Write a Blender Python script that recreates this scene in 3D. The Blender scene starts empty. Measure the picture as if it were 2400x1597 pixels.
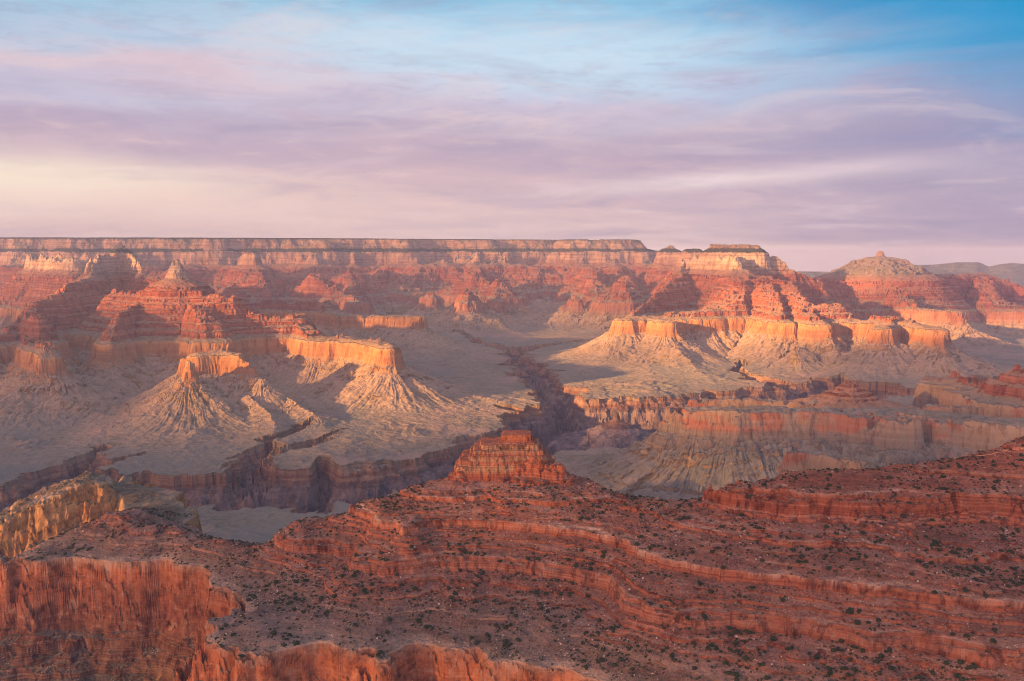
import bpy, math, numpy as np, time
T0 = time.time()
Q = 1.0            # grid density
rng = np.random.default_rng(7)

# ------------------------------------------------------------------ camera
scn = bpy.context.scene
PITCH = math.radians(5.59)
FPX = 1024 * 30 / 36
cam_d = bpy.data.cameras.new('camera')
cam_d.lens = 30; cam_d.sensor_width = 36; cam_d.clip_start = 1; cam_d.clip_end = 400000
cam = bpy.data.objects.new('camera', cam_d)
scn.collection.objects.link(cam)
cam.rotation_euler = (math.pi / 2 - PITCH, 0, 0)
scn.camera = cam
CP, SP = math.cos(PITCH), math.sin(PITCH)

# ------------------------------------------------------------------ sun and sky
SUN_AZ = math.radians(-126)      # behind the left shoulder
SUN_EL = math.radians(9.5)
sun_dir = np.array([math.sin(SUN_AZ) * math.cos(SUN_EL), math.cos(SUN_AZ) * math.cos(SUN_EL), math.sin(SUN_EL)])
sl = bpy.data.lights.new('sun', 'SUN'); sl.energy = 5.0; sl.angle = math.radians(1.0); sl.color = (1.0, 0.55, 0.17)
so = bpy.data.objects.new('sun', sl); scn.collection.objects.link(so)
from mathutils import Vector
so.rotation_euler = Vector(-sun_dir).to_track_quat('-Z', 'Y').to_euler()
scn.view_settings.view_transform = 'Standard'; scn.view_settings.look = 'None'
scn.view_settings.exposure = 1.7; scn.view_settings.gamma = 1.0
scn.cycles.volume_bounces = 0
scn.cycles.pixel_filter_type = 'BLACKMAN_HARRIS'; scn.cycles.filter_width = 1.0
scn.cycles.max_bounces = 4; scn.cycles.diffuse_bounces = 2; scn.cycles.transparent_max_bounces = 8


class NT:
    """small node-tree helper"""
    def __init__(s, tree):
        s.t = tree
        for n in list(tree.nodes): tree.nodes.remove(n)
    def n(s, typ, **kw):
        nd = s.t.nodes.new(typ)
        for k, v in kw.items():
            if k == 'inp':
                for kk, vv in v.items(): s.set(nd.inputs[kk], vv)
            else: setattr(nd, k, v)
        return nd
    def set(s, sock, v):
        if isinstance(v, bpy.types.NodeSocket): s.t.links.new(v, sock)
        elif isinstance(v, bpy.types.Node): s.t.links.new(v.outputs[0], sock)
        elif v is not None:
            if isinstance(v, (tuple, list)) and len(v) == 3 and sock.type == 'RGBA': v = (*v, 1)
            sock.default_value = v
    def m(s, op, a, b=None, c=None, clamp=False):
        nd = s.t.nodes.new('ShaderNodeMath'); nd.operation = op; nd.use_clamp = clamp
        s.set(nd.inputs[0], a)
        if b is not None: s.set(nd.inputs[1], b)
        if c is not None: s.set(nd.inputs[2], c)
        return nd.outputs[0]
    def mix(s, f, a, b, blend='MIX'):
        nd = s.t.nodes.new('ShaderNodeMix'); nd.data_type = 'RGBA'; nd.blend_type = blend
        nd.clamp_factor = True
        s.set(nd.inputs[0], f); s.set(nd.inputs[6], a); s.set(nd.inputs[7], b)
        return nd.outputs[2]
    def ss(s, x, lo, hi, to0=0.0, to1=1.0):
        nd = s.t.nodes.new('ShaderNodeMapRange'); nd.interpolation_type = 'SMOOTHSTEP'
        s.set(nd.inputs[0], x)
        nd.inputs[1].default_value = lo; nd.inputs[2].default_value = hi
        nd.inputs[3].default_value = to0; nd.inputs[4].default_value = to1
        return nd.outputs[0]
    def ramp(s, x, stops, interp='LINEAR'):
        nd = s.t.nodes.new('ShaderNodeValToRGB'); cr = nd.color_ramp; cr.interpolation = interp
        s.set(nd.inputs[0], x)
        while len(cr.elements) < len(stops): cr.elements.new(0.5)
        for e, (p, c) in zip(cr.elements, stops):
            e.position = p; e.color = (*c, 1)
        return nd.outputs[0]
    def noise(s, vec, scale, detail=4, rough=0.55, dist=0.0):
        nd = s.t.nodes.new('ShaderNodeTexNoise')
        s.set(nd.inputs['Vector'], vec); nd.inputs['Scale'].default_value = scale
        nd.inputs['Detail'].default_value = detail; nd.inputs['Roughness'].default_value = rough
        nd.inputs['Distortion'].default_value = dist
        return nd.outputs[0]
    def xyz(s, x, y, z):
        nd = s.t.nodes.new('ShaderNodeCombineXYZ')
        s.set(nd.inputs[0], x); s.set(nd.inputs[1], y); s.set(nd.inputs[2], z)
        return nd.outputs[0]


def srgb(r, g, b):
    f = lambda c: (c / 255 / 12.92) if c / 255 <= 0.04045 else ((c / 255 + 0.055) / 1.055) ** 2.4
    return (f(r), f(g), f(b))


world = bpy.data.worlds.new('World'); scn.world = world; world.use_nodes = True
w = NT(world.node_tree)
geo = w.n('ShaderNodeNewGeometry')
tc = w.n('ShaderNodeTexCoord')
sep = w.n('ShaderNodeSeparateXYZ', inp={0: tc.outputs['Generated']})
dx, dy, dz = sep.outputs
el = w.m('MULTIPLY', w.m('ARCSINE', dz), 57.2958)                 # degrees above horizon
az = w.m('MULTIPLY', w.m('ARCTAN2', dx, dy), 57.2958)             # degrees, right positive
# cloud-deck coordinates: where the ray meets a gently curved layer
inv = w.m('DIVIDE', 1.0, w.m('ADD', w.m('MAXIMUM', dz, 0.0), 0.10))
px = w.m('MULTIPLY', dx, inv); py = w.m('MULTIPLY', dy, inv)
deck = w.xyz(px, py, 0.0)
n1 = w.noise(w.xyz(w.m('MULTIPLY', px, 0.9), w.m('MULTIPLY', py, 1.3), 3.1), 0.9, 8, 0.6, 0.9)
n2 = w.noise(w.xyz(w.m('MULTIPLY', az, 0.05), w.m('MULTIPLY', el, 0.30), 9.0), 1.0, 6, 0.55, 0.9)
n3 = w.noise(w.xyz(w.m('MULTIPLY', az, 0.16), w.m('MULTIPLY', el, 0.85), 1.7), 1.0, 5, 0.6, 0.6)
wob = w.m('SUBTRACT', n2, 0.5)
n4 = w.noise(w.xyz(w.m('MULTIPLY', az, 0.34), w.m('MULTIPLY', el, 1.5), 4.7), 1.0, 6, 0.62, 0.8)
elw = w.m('ADD', el, w.m('ADD', w.m('MULTIPLY', wob, 6.5), w.m('MULTIPLY', w.m('SUBTRACT', n3, 0.5), 2.2)))
e01 = w.m('DIVIDE', elw, 30.0, clamp=True)
def stops(lst): return [(max(0, min(1, e / 30.0)), srgb(*c)) for e, c in lst]
left = w.ramp(e01, stops([(0, (224, 190, 190)), (1.5, (230, 194, 190)), (3.5, (232, 200, 196)), (6, (212, 184, 196)), (8.0, (200, 180, 200)), (9.6, (206, 196, 216)),
                          (11, (222, 200, 210)), (12.4, (198, 206, 226)), (14.5, (166, 202, 226)), (17, (138, 184, 218)), (30, (120, 160, 205))]))
mid = w.ramp(e01, stops([(0, (236, 204, 200)), (1.5, (230, 198, 198)), (4, (220, 188, 194)), (6.0, (206, 180, 194)), (8.6, (208, 188, 202)),
                         (10.2, (206, 200, 222)), (11.6, (206, 222, 240)), (13.2, (200, 226, 244)), (15, (150, 202, 232)), (18, (105, 172, 215)), (30, (90, 140, 200))]))
right = w.ramp(e01, stops([(0, (186, 164, 186)), (2, (184, 164, 188)), (4.5, (190, 172, 194)), (6.5, (170, 160, 188)), (9, (162, 166, 200)),
                           (11, (138, 178, 214)), (12.6, (92, 168, 214)), (14.6, (40, 146, 206)), (17, (20, 130, 200)), (30, (50, 115, 180))]))
azw = w.m('ADD', az, w.m('MULTIPLY', wob, 9.0))
col = w.mix(w.ss(azw, -27, 2), left, mid)
col = w.mix(w.ss(azw, 6, 31), col, right)
# torn cloud texture
col = w.mix(w.ss(n4, 0.47, 0.70, 0, .26), col, srgb(166, 156, 184))
col = w.mix(w.m('MULTIPLY', w.ss(n4, 0.46, 0.30), w.m('MULTIPLY', w.ss(el, 12.0, 7.0, 0.06, 0.36), w.ss(az, 18, 2, .35, 1.0))), col, srgb(246, 216, 206))
col = w.mix(w.ss(n3, 0.50, 0.66, 0, .20), col, srgb(160, 152, 184))
col = w.mix(w.m('MULTIPLY', w.ss(n1, 0.52, 0.68), 0.42), col, srgb(240, 214, 214))
col = w.mix(w.m('MULTIPLY', w.ss(n1, 0.52, 0.32), 0.42), col, srgb(164, 152, 180))
col = w.mix(w.m('MULTIPLY', w.ss(n3, 0.58, 0.75), w.ss(el, 1.0, 5.0, 0.0, 0.22)), col, srgb(250, 222, 210))
def streak(az0, saz, el0, sel, slope, colr, amt, nz=2.2):
    global col
    a = w.m('DIVIDE', w.m('SUBTRACT', az, az0), saz)
    e = w.m('DIVIDE', w.m('SUBTRACT', w.m('ADD', el, w.m('MULTIPLY', wob, nz)), w.m('ADD', el0, w.m('MULTIPLY', w.m('SUBTRACT', az, az0), slope))), sel)
    r2 = w.m('ADD', w.m('MULTIPLY', a, a), w.m('MULTIPLY', e, e))
    g = w.m('EXPONENT', w.m('MULTIPLY', r2, -1.0))
    g = w.m('MULTIPLY', g, w.m('MULTIPLY', w.ss(n3, 0.3, 0.65, 0.55, 1.0), amt), clamp=True)
    col = w.mix(g, col, colr)
streak(-31, 12, 4.1, 1.7, 0.0, srgb(255, 228, 210), 1.0)
streak(-31, 11, 4.6, 1.0, 0.0, srgb(255, 236, 214), 1.0, 0.8)
streak(-22, 9, 3.2, 0.9, -0.05, srgb(252, 220, 206), 0.8)
streak(-12, 16, 2.4, 1.6, 0.0, srgb(240, 206, 200), 0.6)
streak(13, 8, 4.9, 0.45, 0.035, srgb(250, 228, 226), 0.95, 1.4)
streak(21, 6, 5.5, 0.5, 0.02, srgb(238, 214, 220), 0.6, 1.6)
streak(-3, 8, 5.8, 1.0, -0.1, srgb(232, 196, 196), 0.6)
streak(-6, 9, 3.9, 0.5, -0.1, srgb(246, 210, 200), 0.5)
streak(-17, 8, 11.2, 1.2, 0.0, srgb(232, 204, 212), 0.6)
streak(6, 14, 6.6, 0.9, -0.02, srgb(186, 162, 186), 0.55)
streak(-2, 13, 14.0, 1.3, 0.0, srgb(222, 236, 248), 0.7)
streak(-24, 10, 8.4, 0.7, 0.02, srgb(190, 170, 192), 0.5)
streak(-27, 8, 9.6, 0.5, -0.02, srgb(212, 212, 232), 0.5)
streak(22, 10, 11.6, 0.8, 0.25, srgb(170, 204, 230), 0.5)
streak(30, 12, 16.5, 3.0, -0.1, srgb(10, 140, 204), 1.0)
streak(26, 9, 7.2, 1.2, 0.0, srgb(150, 144, 182), 0.5)
streak(2, 10, 7.4, 0.6, 0.03, srgb(190, 166, 188), 0.5)
streak(-14, 12, 6.6, 0.7, -0.05, srgb(192, 168, 188), 0.5)
streak(10, 9, 9.0, 0.9, 0.0, srgb(214, 192, 208), 0.45)
tr_ = w.ss(w.m('ADD', w.m('ADD', w.m('MULTIPLY', az, 0.42), el), w.m('MULTIPLY', wob, 5.0)), 17.5, 27.5, 0, .95)
col = w.mix(tr_, col, srgb(14, 150, 206))
# clear sky between and behind the clouds (outside the frame it also carries the afterglow)
sky = w.n('ShaderNodeTexSky'); sky.sky_type = 'NISHITA'; sky.sun_disc = False
sky.sun_elevation = SUN_EL; sky.sun_rotation = SUN_AZ % (2 * math.pi)
cloudy = w.n('ShaderNodeBackground', inp={0: col, 1: 0.308})
clear = w.n('ShaderNodeBackground', inp={0: sky.outputs[0], 1: 0.05})
# warm glow of the sunset clouds round the sun's side
sd = w.n('ShaderNodeVectorMath', operation='DOT_PRODUCT', inp={0: tc.outputs['Generated'], 1: (math.sin(SUN_AZ) * .95, math.cos(SUN_AZ) * .95, .25)})
glow = w.m('ADD', w.m('MULTIPLY', w.m('POWER', w.m('MAXIMUM', sd.outputs['Value'], 0.0), 3.0), 0.9), w.ss(dy, 0.15, -0.6, 0.0, 0.45))
glow = w.m('MULTIPLY', glow, w.ss(n1, 0.35, 0.6, 0.6, 1.0))
gb = w.n('ShaderNodeBackground', inp={0: (1.0, 0.56, 0.36, 1), 1: w.m('MULTIPLY', glow, 0.50)})
bh = w.n('ShaderNodeBackground')
mx = w.n('ShaderNodeMixShader', inp={0: 0.97, 1: clear.outputs[0], 2: cloudy.outputs[0]})
ad = w.n('ShaderNodeAddShader', inp={0: mx.outputs[0], 1: gb.outputs[0]})
wo = w.n('ShaderNodeOutputWorld', inp={0: ad.outputs[0]})

# ------------------------------------------------------------------ projection helpers
def ray(u, v):
    a = np.asarray(u, float) - 512; b = 340.5 - np.asarray(v, float)
    return a, FPX * CP + b * SP, -FPX * SP + b * CP
def at_z(u, v, z):
    a, b, c = ray(u, v); t = z / c
    return np.array([a * t, b * t, np.broadcast_to(z, np.shape(a * t))]).T
def at_Y(u, v, Y):
    a, b, c = ray(u, v); t = Y / b
    return np.array([a * t, np.full_like(np.asarray(a * t, float), Y) if np.ndim(a) else Y, c * t]).T

# ------------------------------------------------------------------ noise
_P = rng.permutation(256).astype(np.int32); _P = np.concatenate([_P, _P])
_A = rng.uniform(0, 2 * np.pi, 256).astype(np.float32); _GX = np.cos(_A); _GY = np.sin(_A)
def perlin(x, y, seed=0):
    x = np.asarray(x, np.float32); y = np.asarray(y, np.float32)
    xi = np.floor(x); yi = np.floor(y); fx = x - xi; fy = y - yi
    xi = (xi.astype(np.int32) + seed * 17) & 255; yi = (yi.astype(np.int32) + seed * 31) & 255
    def g(ix, iy, ax, ay):
        h = _P[_P[ix & 255] + (iy & 255)]
        return _GX[h] * ax + _GY[h] * ay
    u = fx * fx * fx * (fx * (fx * 6 - 15) + 10); v = fy * fy * fy * (fy * (fy * 6 - 15) + 10)
    a = g(xi, yi, fx, fy); b = g(xi + 1, yi, fx - 1, fy)
    c = g(xi, yi + 1, fx, fy - 1); d = g(xi + 1, yi + 1, fx - 1, fy - 1)
    a += u * (b - a); c += u * (d - c)
    return (a + v * (c - a)) * 1.5
def fbm(x, y, lam, octv=4, gain=0.5, seed=0):
    r = 0; amp = 1; f = 1.0 / lam
    for i in range(octv):
        r = r + amp * perlin(x * f + 13.7 * i, y * f - 7.3 * i, seed + i); amp *= gain; f *= 2.03
    return r
def ridged(x, y, lam, octv=4, gain=0.5, seed=0):
    """0 on valley floors .. 1 on crests"""
    r = 0; amp = 1; f = 1.0 / lam; tot = 0
    for i in range(octv):
        r = r + amp * (1 - np.abs(perlin(x * f + 5.1 * i, y * f + 9.7 * i, seed + i)) * 1.6); tot += amp; amp *= gain; f *= 2.07
    return r / tot
def sstep(x, a, b):
    t = np.clip((x - a) / (b - a), 0, 1); return t * t * (3 - 2 * t)

# ------------------------------------------------------------------ strata: run-out S as a function of height z
def strata(tab):
    """tab: [(z_top, cot)], z decreasing; returns zs, Ss (Ss = horizontal run measured upward)"""
    zs = [tab[0][0]]; S = [0.0]
    for (z0, c), (z1, _) in zip(tab[:-1], tab[1:]):
        S.append(S[-1] - (z0 - z1) * c); zs.append(z1)
    return np.array(zs[::-1]), np.array(S[::-1])

sub = []
z = -240.0
r2 = np.random.default_rng(3)
while z > -600:                     # stepped red beds
    hc = r2.uniform(14, 38); hs = r2.uniform(14, 34)
    sub += [(z, .22), (z - hc, 1.55)]; z -= hc + hs
sub = [s for s in sub if s[0] > -606]
MID = [(330, 40), (245, .7), (190, 1.5), (180, .6), (130, 1.5), (118, .6), (78, 2.0), (20, .36), (-75, .9), (-82, .36), (-170, 1.4), (-185, 2.0)] + sub + \
      [(-608, 2.5), (-622, .8), (-634, .4), (-648, .22), (-684, .9), (-690, .22), (-728, .8), (-742, 1.0), (-770, .5), (-776, 1.05), (-835, 1.6), (-902, .4), (-912, 2.4), (-945, 3.6), (-970, 7.0), (-990, 22), (-1002, 60), (-1030, 1)]
MZ, MS = strata(MID)
Sm = lambda z: np.interp(z, MZ, MS)
Zm = lambda S: np.interp(S, MS, MZ)

FORE = [(-250, 3.0), (-300, 2.4), (-335, 2.2), (-338, .4), (-346, 2.4), (-372, 2.0), (-374, .3), (-380, 3.0), (-395, .25), (-404, 1.0), (-406, .18), (-430, .9), (-433, .3), (-438, 2.0), (-445, .25), (-448, 2.0),
        (-452, .25), (-460, 2.2), (-464, .25), (-466, 2.2), (-471, .25), (-473, 2.2), (-479, .12), (-494, 1.8), (-503, .3), (-506, 2.0), (-513, .3), (-516, 2.0), (-524, .25), (-531, 1.4), (-533, .15), (-547, 2.2), (-553, .25), (-558, 2.0),
        (-564, .3), (-568, 2.2), (-579, .3), (-581, 2.4), (-590, 4.0), (-600, .5), (-608, .16), (-655, .7), (-658, .14), (-715, .4), (-735, 1.6), (-752, .25), (-768, 1.3), (-800, .2), (-806, 1.5), (-900, 1.7), (-1100, 1.7)]
FZ, FS = strata(FORE)
Sf = lambda z: np.interp(z, FZ, FS)
Zf = lambda S: np.interp(S, FS, FZ)

# ------------------------------------------------------------------ materials
def rock_material(name, stops_z, zlo, zhi, talus_stops, near=False, stain=None, bump_d=6.0, streak_s=0.02, line_s=0.12):
    """bands of rock by height on steep faces, scree and scrub on gentle ones"""
    m = bpy.data.materials.new(name); m.use_nodes = True
    t = NT(m.node_tree)
    g = t.n('ShaderNodeNewGeometry'); p = g.outputs['Position']
    s = t.n('ShaderNodeSeparateXYZ', inp={0: p}); x, y, z = s.outputs
    at = t.n('ShaderNodeAttribute', attribute_name='strat'); zs = at.outputs['Fac']
    at2 = t.n('ShaderNodeAttribute', attribute_name='steep'); st = at2.outputs['Fac']
    lo = t.noise(p, 0.0016 if not near else 0.006, 4, 0.6)
    zz = t.m('ADD', zs, t.m('MULTIPLY', t.m('SUBTRACT', lo, 0.5), 26 if not near else 8))
    f = t.m('DIVIDE', t.m('SUBTRACT', zz, zlo), zhi - zlo, clamp=True)
    rockc = t.ramp(f, [((a - zlo) / (zhi - zlo), c) for a, c in stops_z])
    talc = t.ramp(f, [((a - zlo) / (zhi - zlo), c) for a, c in talus_stops])
    # thin beds
    bed = t.noise(t.xyz(t.m('MULTIPLY', x, 0.0012), t.m('MULTIPLY', y, 0.0012), t.m('MULTIPLY', zs, line_s)), 1.0, 6, 0.7)
    vst = t.noise(t.xyz(t.m('MULTIPLY', x, streak_s), t.m('MULTIPLY', y, streak_s), t.m('MULTIPLY', zs, 0.004 if not near else .02)), 1.0, 5, 0.65, 0.4)
    fine = t.noise(p, 0.03 if not near else 0.25, 6, 0.7)
    pat = t.noise(p, 0.004 if not near else 0.02, 5, 0.6)
    if stain:
        sn = t.noise(t.xyz(x, y, t.m('MULTIPLY', z, 1.6)), .0035, 4, .6, .3)
        rockc = t.mix(t.m('MULTIPLY', t.ss(sn, .47, .56), t.m('MULTIPLY', t.ss(zs, -720, -690), .85)), rockc, stain)
    massive = t.m('MULTIPLY', t.ss(zs, -790, -770), t.ss(zs, -600, -630)) if not near else t.m('MULTIPLY', t.ss(zs, -750, -735), t.ss(zs, -595, -610))
    bedw = t.m('MULTIPLY', t.m('SUBTRACT', 1.0, t.m('MULTIPLY', massive, .75)), t.ss(zs, -1085, -1065) if not near else 1.0)
    rockc = t.mix(t.m('MULTIPLY', bedw, t.ss(bed, 0.35, 0.7)), rockc, t.mix(1.0, rockc, (0.60, 0.50, 0.50), 'MULTIPLY'))
    rockc = t.mix(t.ss(bed, 0.52, 0.30, 0, .5), rockc, t.mix(0.4, rockc, (0.62, 0.42, 0.30)))
    rockc = t.mix(t.m('MULTIPLY', t.ss(vst, 0.50, 0.64, 0, .9 if near else .7), t.m('SUBTRACT', 1.0, t.m('MULTIPLY', massive, .6 if near else 0.0))), rockc, t.mix(1.0, rockc, (0.34, 0.30, 0.34) if near else (.5, .44, .46), 'MULTIPLY'))
    rockc = t.mix(t.ss(vst, 0.46, 0.28, 0, .45), rockc, t.mix(0.5, rockc, (0.60, 0.40, 0.28)))
    talc = t.mix(t.ss(pat, 0.42, 0.66, 0, .7), talc, t.mix(1.0, talc, (0.70, 0.76, 0.72), 'MULTIPLY'))
    talc = t.mix(t.ss(fine, 0.45, 0.66, 0, .85 if near else .6), talc, t.mix(1.0, talc, (0.50, 0.50, 0.52), 'MULTIPLY'))
    if not near:
        spk0 = t.noise(p, 0.02, 3, .7)
        talc = t.mix(t.ss(spk0, .52, .62, 0, .45), talc, t.mix(1.0, talc, (.60, .62, .60), 'MULTIPLY'))
        pt2 = t.noise(p, 0.0011, 5, .62, .5)
        flat = t.ss(zs, -930, -985)
        talc = t.mix(t.m('MULTIPLY', flat, t.ss(pt2, .47, .60, 0, .75)), talc, (.25, .205, .165))
        talc = t.mix(t.m('MULTIPLY', flat, t.ss(pt2, .45, .34, 0, .7)), talc, (.44, .255, .19))
    if near:
        spk = t.n('ShaderNodeTexVoronoi', feature='F1', inp={'Vector': p, 'Scale': 0.30})
        dens = t.noise(p, 0.012, 4, 0.6)
        sz = t.ss(dens, 0.40, 0.68, 0.10, 0.36)
        on = t.m('LESS_THAN', spk.outputs['Distance'], sz)
        pick = t.m('GREATER_THAN', t.n('ShaderNodeSeparateColor', inp={0: spk.outputs['Color']}).outputs[0], 0.35)
        on = t.m('MULTIPLY', on, pick)
        talc = t.mix(t.m('MULTIPLY', on, 0.75), talc, t.mix(t.n('ShaderNodeSeparateColor', inp={0: spk.outputs['Color']}).outputs[1], (0.34, 0.16, 0.11), (0.60, 0.42, 0.34)))
        spk2 = t.n('ShaderNodeTexVoronoi', feature='F1', inp={'Vector': p, 'Scale': 0.20})
        on2 = t.m('MULTIPLY', t.m('LESS_THAN', spk2.outputs['Distance'], 0.30), t.m('GREATER_THAN', t.n('ShaderNodeSeparateColor', inp={0: spk2.outputs['Color']}).outputs[0], 0.62))
        talc = t.mix(t.m('MULTIPLY', on2, 0.6), talc, (0.085, 0.075, 0.045))
    if not near:
        scn_ = t.noise(p, 0.010, 6, .68, .6)
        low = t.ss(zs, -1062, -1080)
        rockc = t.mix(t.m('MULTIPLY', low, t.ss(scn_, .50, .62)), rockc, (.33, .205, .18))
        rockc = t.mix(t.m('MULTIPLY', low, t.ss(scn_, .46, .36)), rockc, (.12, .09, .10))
    else:
        iso = t.noise(p, 0.045, 6, .66, .5)
        rockc = t.mix(t.m('MULTIPLY', massive, t.ss(iso, .50, .64, 0, .75)), rockc, t.mix(1.0, rockc, (.45, .40, .44), 'MULTIPLY'))
        rockc = t.mix(t.m('MULTIPLY', massive, t.ss(iso, .46, .34, 0, .6)), rockc, (.50, .26, .17))
        sb = t.noise(t.xyz(t.m('MULTIPLY', x, .004), t.m('MULTIPLY', y, .004), t.m('MULTIPLY', zs, .22)), 1.0, 4, .6)
        talc = t.mix(t.ss(sb, .52, .66, 0, .5), talc, t.mix(1.0, talc, (.74, .55, .50), 'MULTIPLY'))
        talc = t.mix(t.ss(sb, .46, .36, 0, .35), talc, (.48, .26, .19))
    amt = t.ss(t.m('ADD', st, t.m('MULTIPLY', t.m('SUBTRACT', fine, 0.5), 0.35)), 0.36, 0.62)
    c = t.mix(amt, talc, rockc)
    if near:
        cp = t.n('ShaderNodeAttribute', attribute_name='cap').outputs['Fac']
        c = t.mix(t.m('MULTIPLY', cp, t.ss(fine, .3, .55, .5, .95)), c, (.70, .45, .33))
        dk = t.noise(p, 0.035, 5, 0.65)
        c = t.mix(t.ss(dk, .50, .66, 0, .65), c, t.mix(1.0, c, (.52, .50, .54), 'MULTIPLY'))
        c = t.mix(t.ss(dk, .48, .34, 0, .5), c, t.mix(1.0, c, (1.22, 1.05, .95), 'MULTIPLY'))
    bump = t.n('ShaderNodeBump', inp={'Strength': 1.0, 'Distance': bump_d})
    hgt = t.m('ADD', t.m('MULTIPLY', t.m('ADD', t.m('MULTIPLY', bed, t.m('MULTIPLY', bedw, 1.1)), t.m('MULTIPLY', vst, 1.2)), amt), t.m('MULTIPLY', fine, 0.8))
    t.set(bump.inputs['Height'], hgt)
    b = t.n('ShaderNodeBsdfDiffuse', inp={'Color': c, 'Roughness': 0.6, 'Normal': bump.outputs[0]})
    t.n('ShaderNodeOutputMaterial', inp={0: b.outputs[0]})
    return m

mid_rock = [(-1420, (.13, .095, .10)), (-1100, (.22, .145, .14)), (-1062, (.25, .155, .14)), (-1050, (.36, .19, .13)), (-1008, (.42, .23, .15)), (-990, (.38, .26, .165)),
            (-880, (.44, .30, .175)), (-800, (.44, .28, .165)), (-775, (.45, .24, .13)), (-700, (.48, .195, .09)), (-640, (.52, .24, .105)), (-622, (.50, .28, .15)),
            (-600, (.44, .15, .09)), (-420, (.46, .145, .085)), (-250, (.44, .13, .08)), (-190, (.42, .14, .09)), (-178, (.58, .36, .25)), (-60, (.62, .43, .32)), (22, (.60, .38, .28)),
            (40, (.36, .24, .18)), (90, (.52, .31, .23)), (235, (.55, .33, .24)), (250, (.20, .15, .12)), (300, (.06, .06, .05))]
mid_tal = [(-1420, (.15, .12, .12)), (-1060, (.27, .18, .155)), (-1010, (.32, .235, .17)), (-985, (.36, .25, .185)), (-900, (.45, .285, .20)), (-780, (.46, .29, .205)), (-625, (.38, .25, .17)),
           (-600, (.36, .21, .145)), (-420, (.42, .18, .12)), (-260, (.42, .155, .10)), (-190, (.38, .20, .14)), (-150, (.36, .25, .19)), (-20, (.46, .31, .24)), (10, (.40, .28, .21)), (14, (.22, .17, .12)),
           (26, (.075, .07, .06)), (72, (.08, .075, .06)), (90, (.36, .23, .17)), (225, (.28, .19, .14)), (247, (.055, .055, .045)), (330, (.045, .05, .035))]
MAT_MID = rock_material('layered_canyon_rock', mid_rock, -1420, 330, mid_tal, bump_d=14.0, streak_s=0.016, line_s=0.05)
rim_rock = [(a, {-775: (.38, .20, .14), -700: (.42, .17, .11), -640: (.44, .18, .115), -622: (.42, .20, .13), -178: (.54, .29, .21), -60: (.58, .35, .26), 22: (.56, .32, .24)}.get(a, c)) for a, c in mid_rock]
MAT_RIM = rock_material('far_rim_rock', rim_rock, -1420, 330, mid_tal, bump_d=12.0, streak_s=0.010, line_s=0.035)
grey_rock = [(a, c) if not -790 < a < -615 else (a, {-775: (.25, .18, .15), -700: (.33, .225, .175), -640: (.46, .28, .19), -622: (.42, .29, .20)}.get(a, c)) for a, c in mid_rock]
grey_tal = [(a, c) if not -960 < a < -605 else (a, (.28, .215, .18)) for a, c in mid_tal]
MAT_GREY = rock_material('grey_and_red_cliff_rock', grey_rock, -1420, 330, grey_tal, stain=(.50, .17, .10), bump_d=9.0, streak_s=0.03, line_s=0.06)
fr_ = [(-1420, (.03, .04, .06)), (330, (.05, .055, .08))]  # forest tone made darker and bluer: cloud shade and haze in the colour
MAT_FOREST_SHADE = rock_material('far_forest_shade_rock', fr_, -1420, 330, fr_)
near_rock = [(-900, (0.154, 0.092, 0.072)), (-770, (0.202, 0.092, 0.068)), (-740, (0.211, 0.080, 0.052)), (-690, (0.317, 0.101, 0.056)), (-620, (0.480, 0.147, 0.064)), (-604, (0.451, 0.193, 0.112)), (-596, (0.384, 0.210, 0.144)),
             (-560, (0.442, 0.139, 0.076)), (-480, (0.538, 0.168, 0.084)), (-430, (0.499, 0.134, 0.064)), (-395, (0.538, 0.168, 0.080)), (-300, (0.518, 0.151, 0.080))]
near_tal = [(-900, (0.110, 0.084, 0.076)), (-740, (0.147, 0.104, 0.088)), (-640, (0.221, 0.136, 0.108)), (-598, (0.267, 0.160, 0.124)), (-574, (0.276, 0.140, 0.104)), (-556, (0.350, 0.132, 0.088)), (-520, (0.340, 0.136, 0.092)), (-440, (0.359, 0.132, 0.088)), (-390, (0.405, 0.132, 0.080)), (-300, (0.423, 0.128, 0.074))]
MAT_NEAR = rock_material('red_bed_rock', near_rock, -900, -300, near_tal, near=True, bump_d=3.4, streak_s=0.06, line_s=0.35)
tan_rock = [(-900, (.14, .10, .08)), (-760, (.26, .16, .10)), (-700, (.46, .22, .10)), (-640, (.58, .29, .11)), (-585, (.54, .30, .13)), (-560, (.42, .18, .10)), (-300, (.46, .13, .07))]
tan_tal = [(-900, (0.117, 0.095, 0.081)), (-740, (0.171, 0.126, 0.095)), (-640, (0.216, 0.153, 0.108)), (-598, (0.198, 0.153, 0.108)), (-570, (0.234, 0.135, 0.090)), (-300, (0.360, 0.126, 0.072))]
MAT_TAN = rock_material('tan_limestone_rock', tan_rock, -900, -300, tan_tal, near=True, bump_d=3.0, streak_s=0.045, line_s=0.20)

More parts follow.
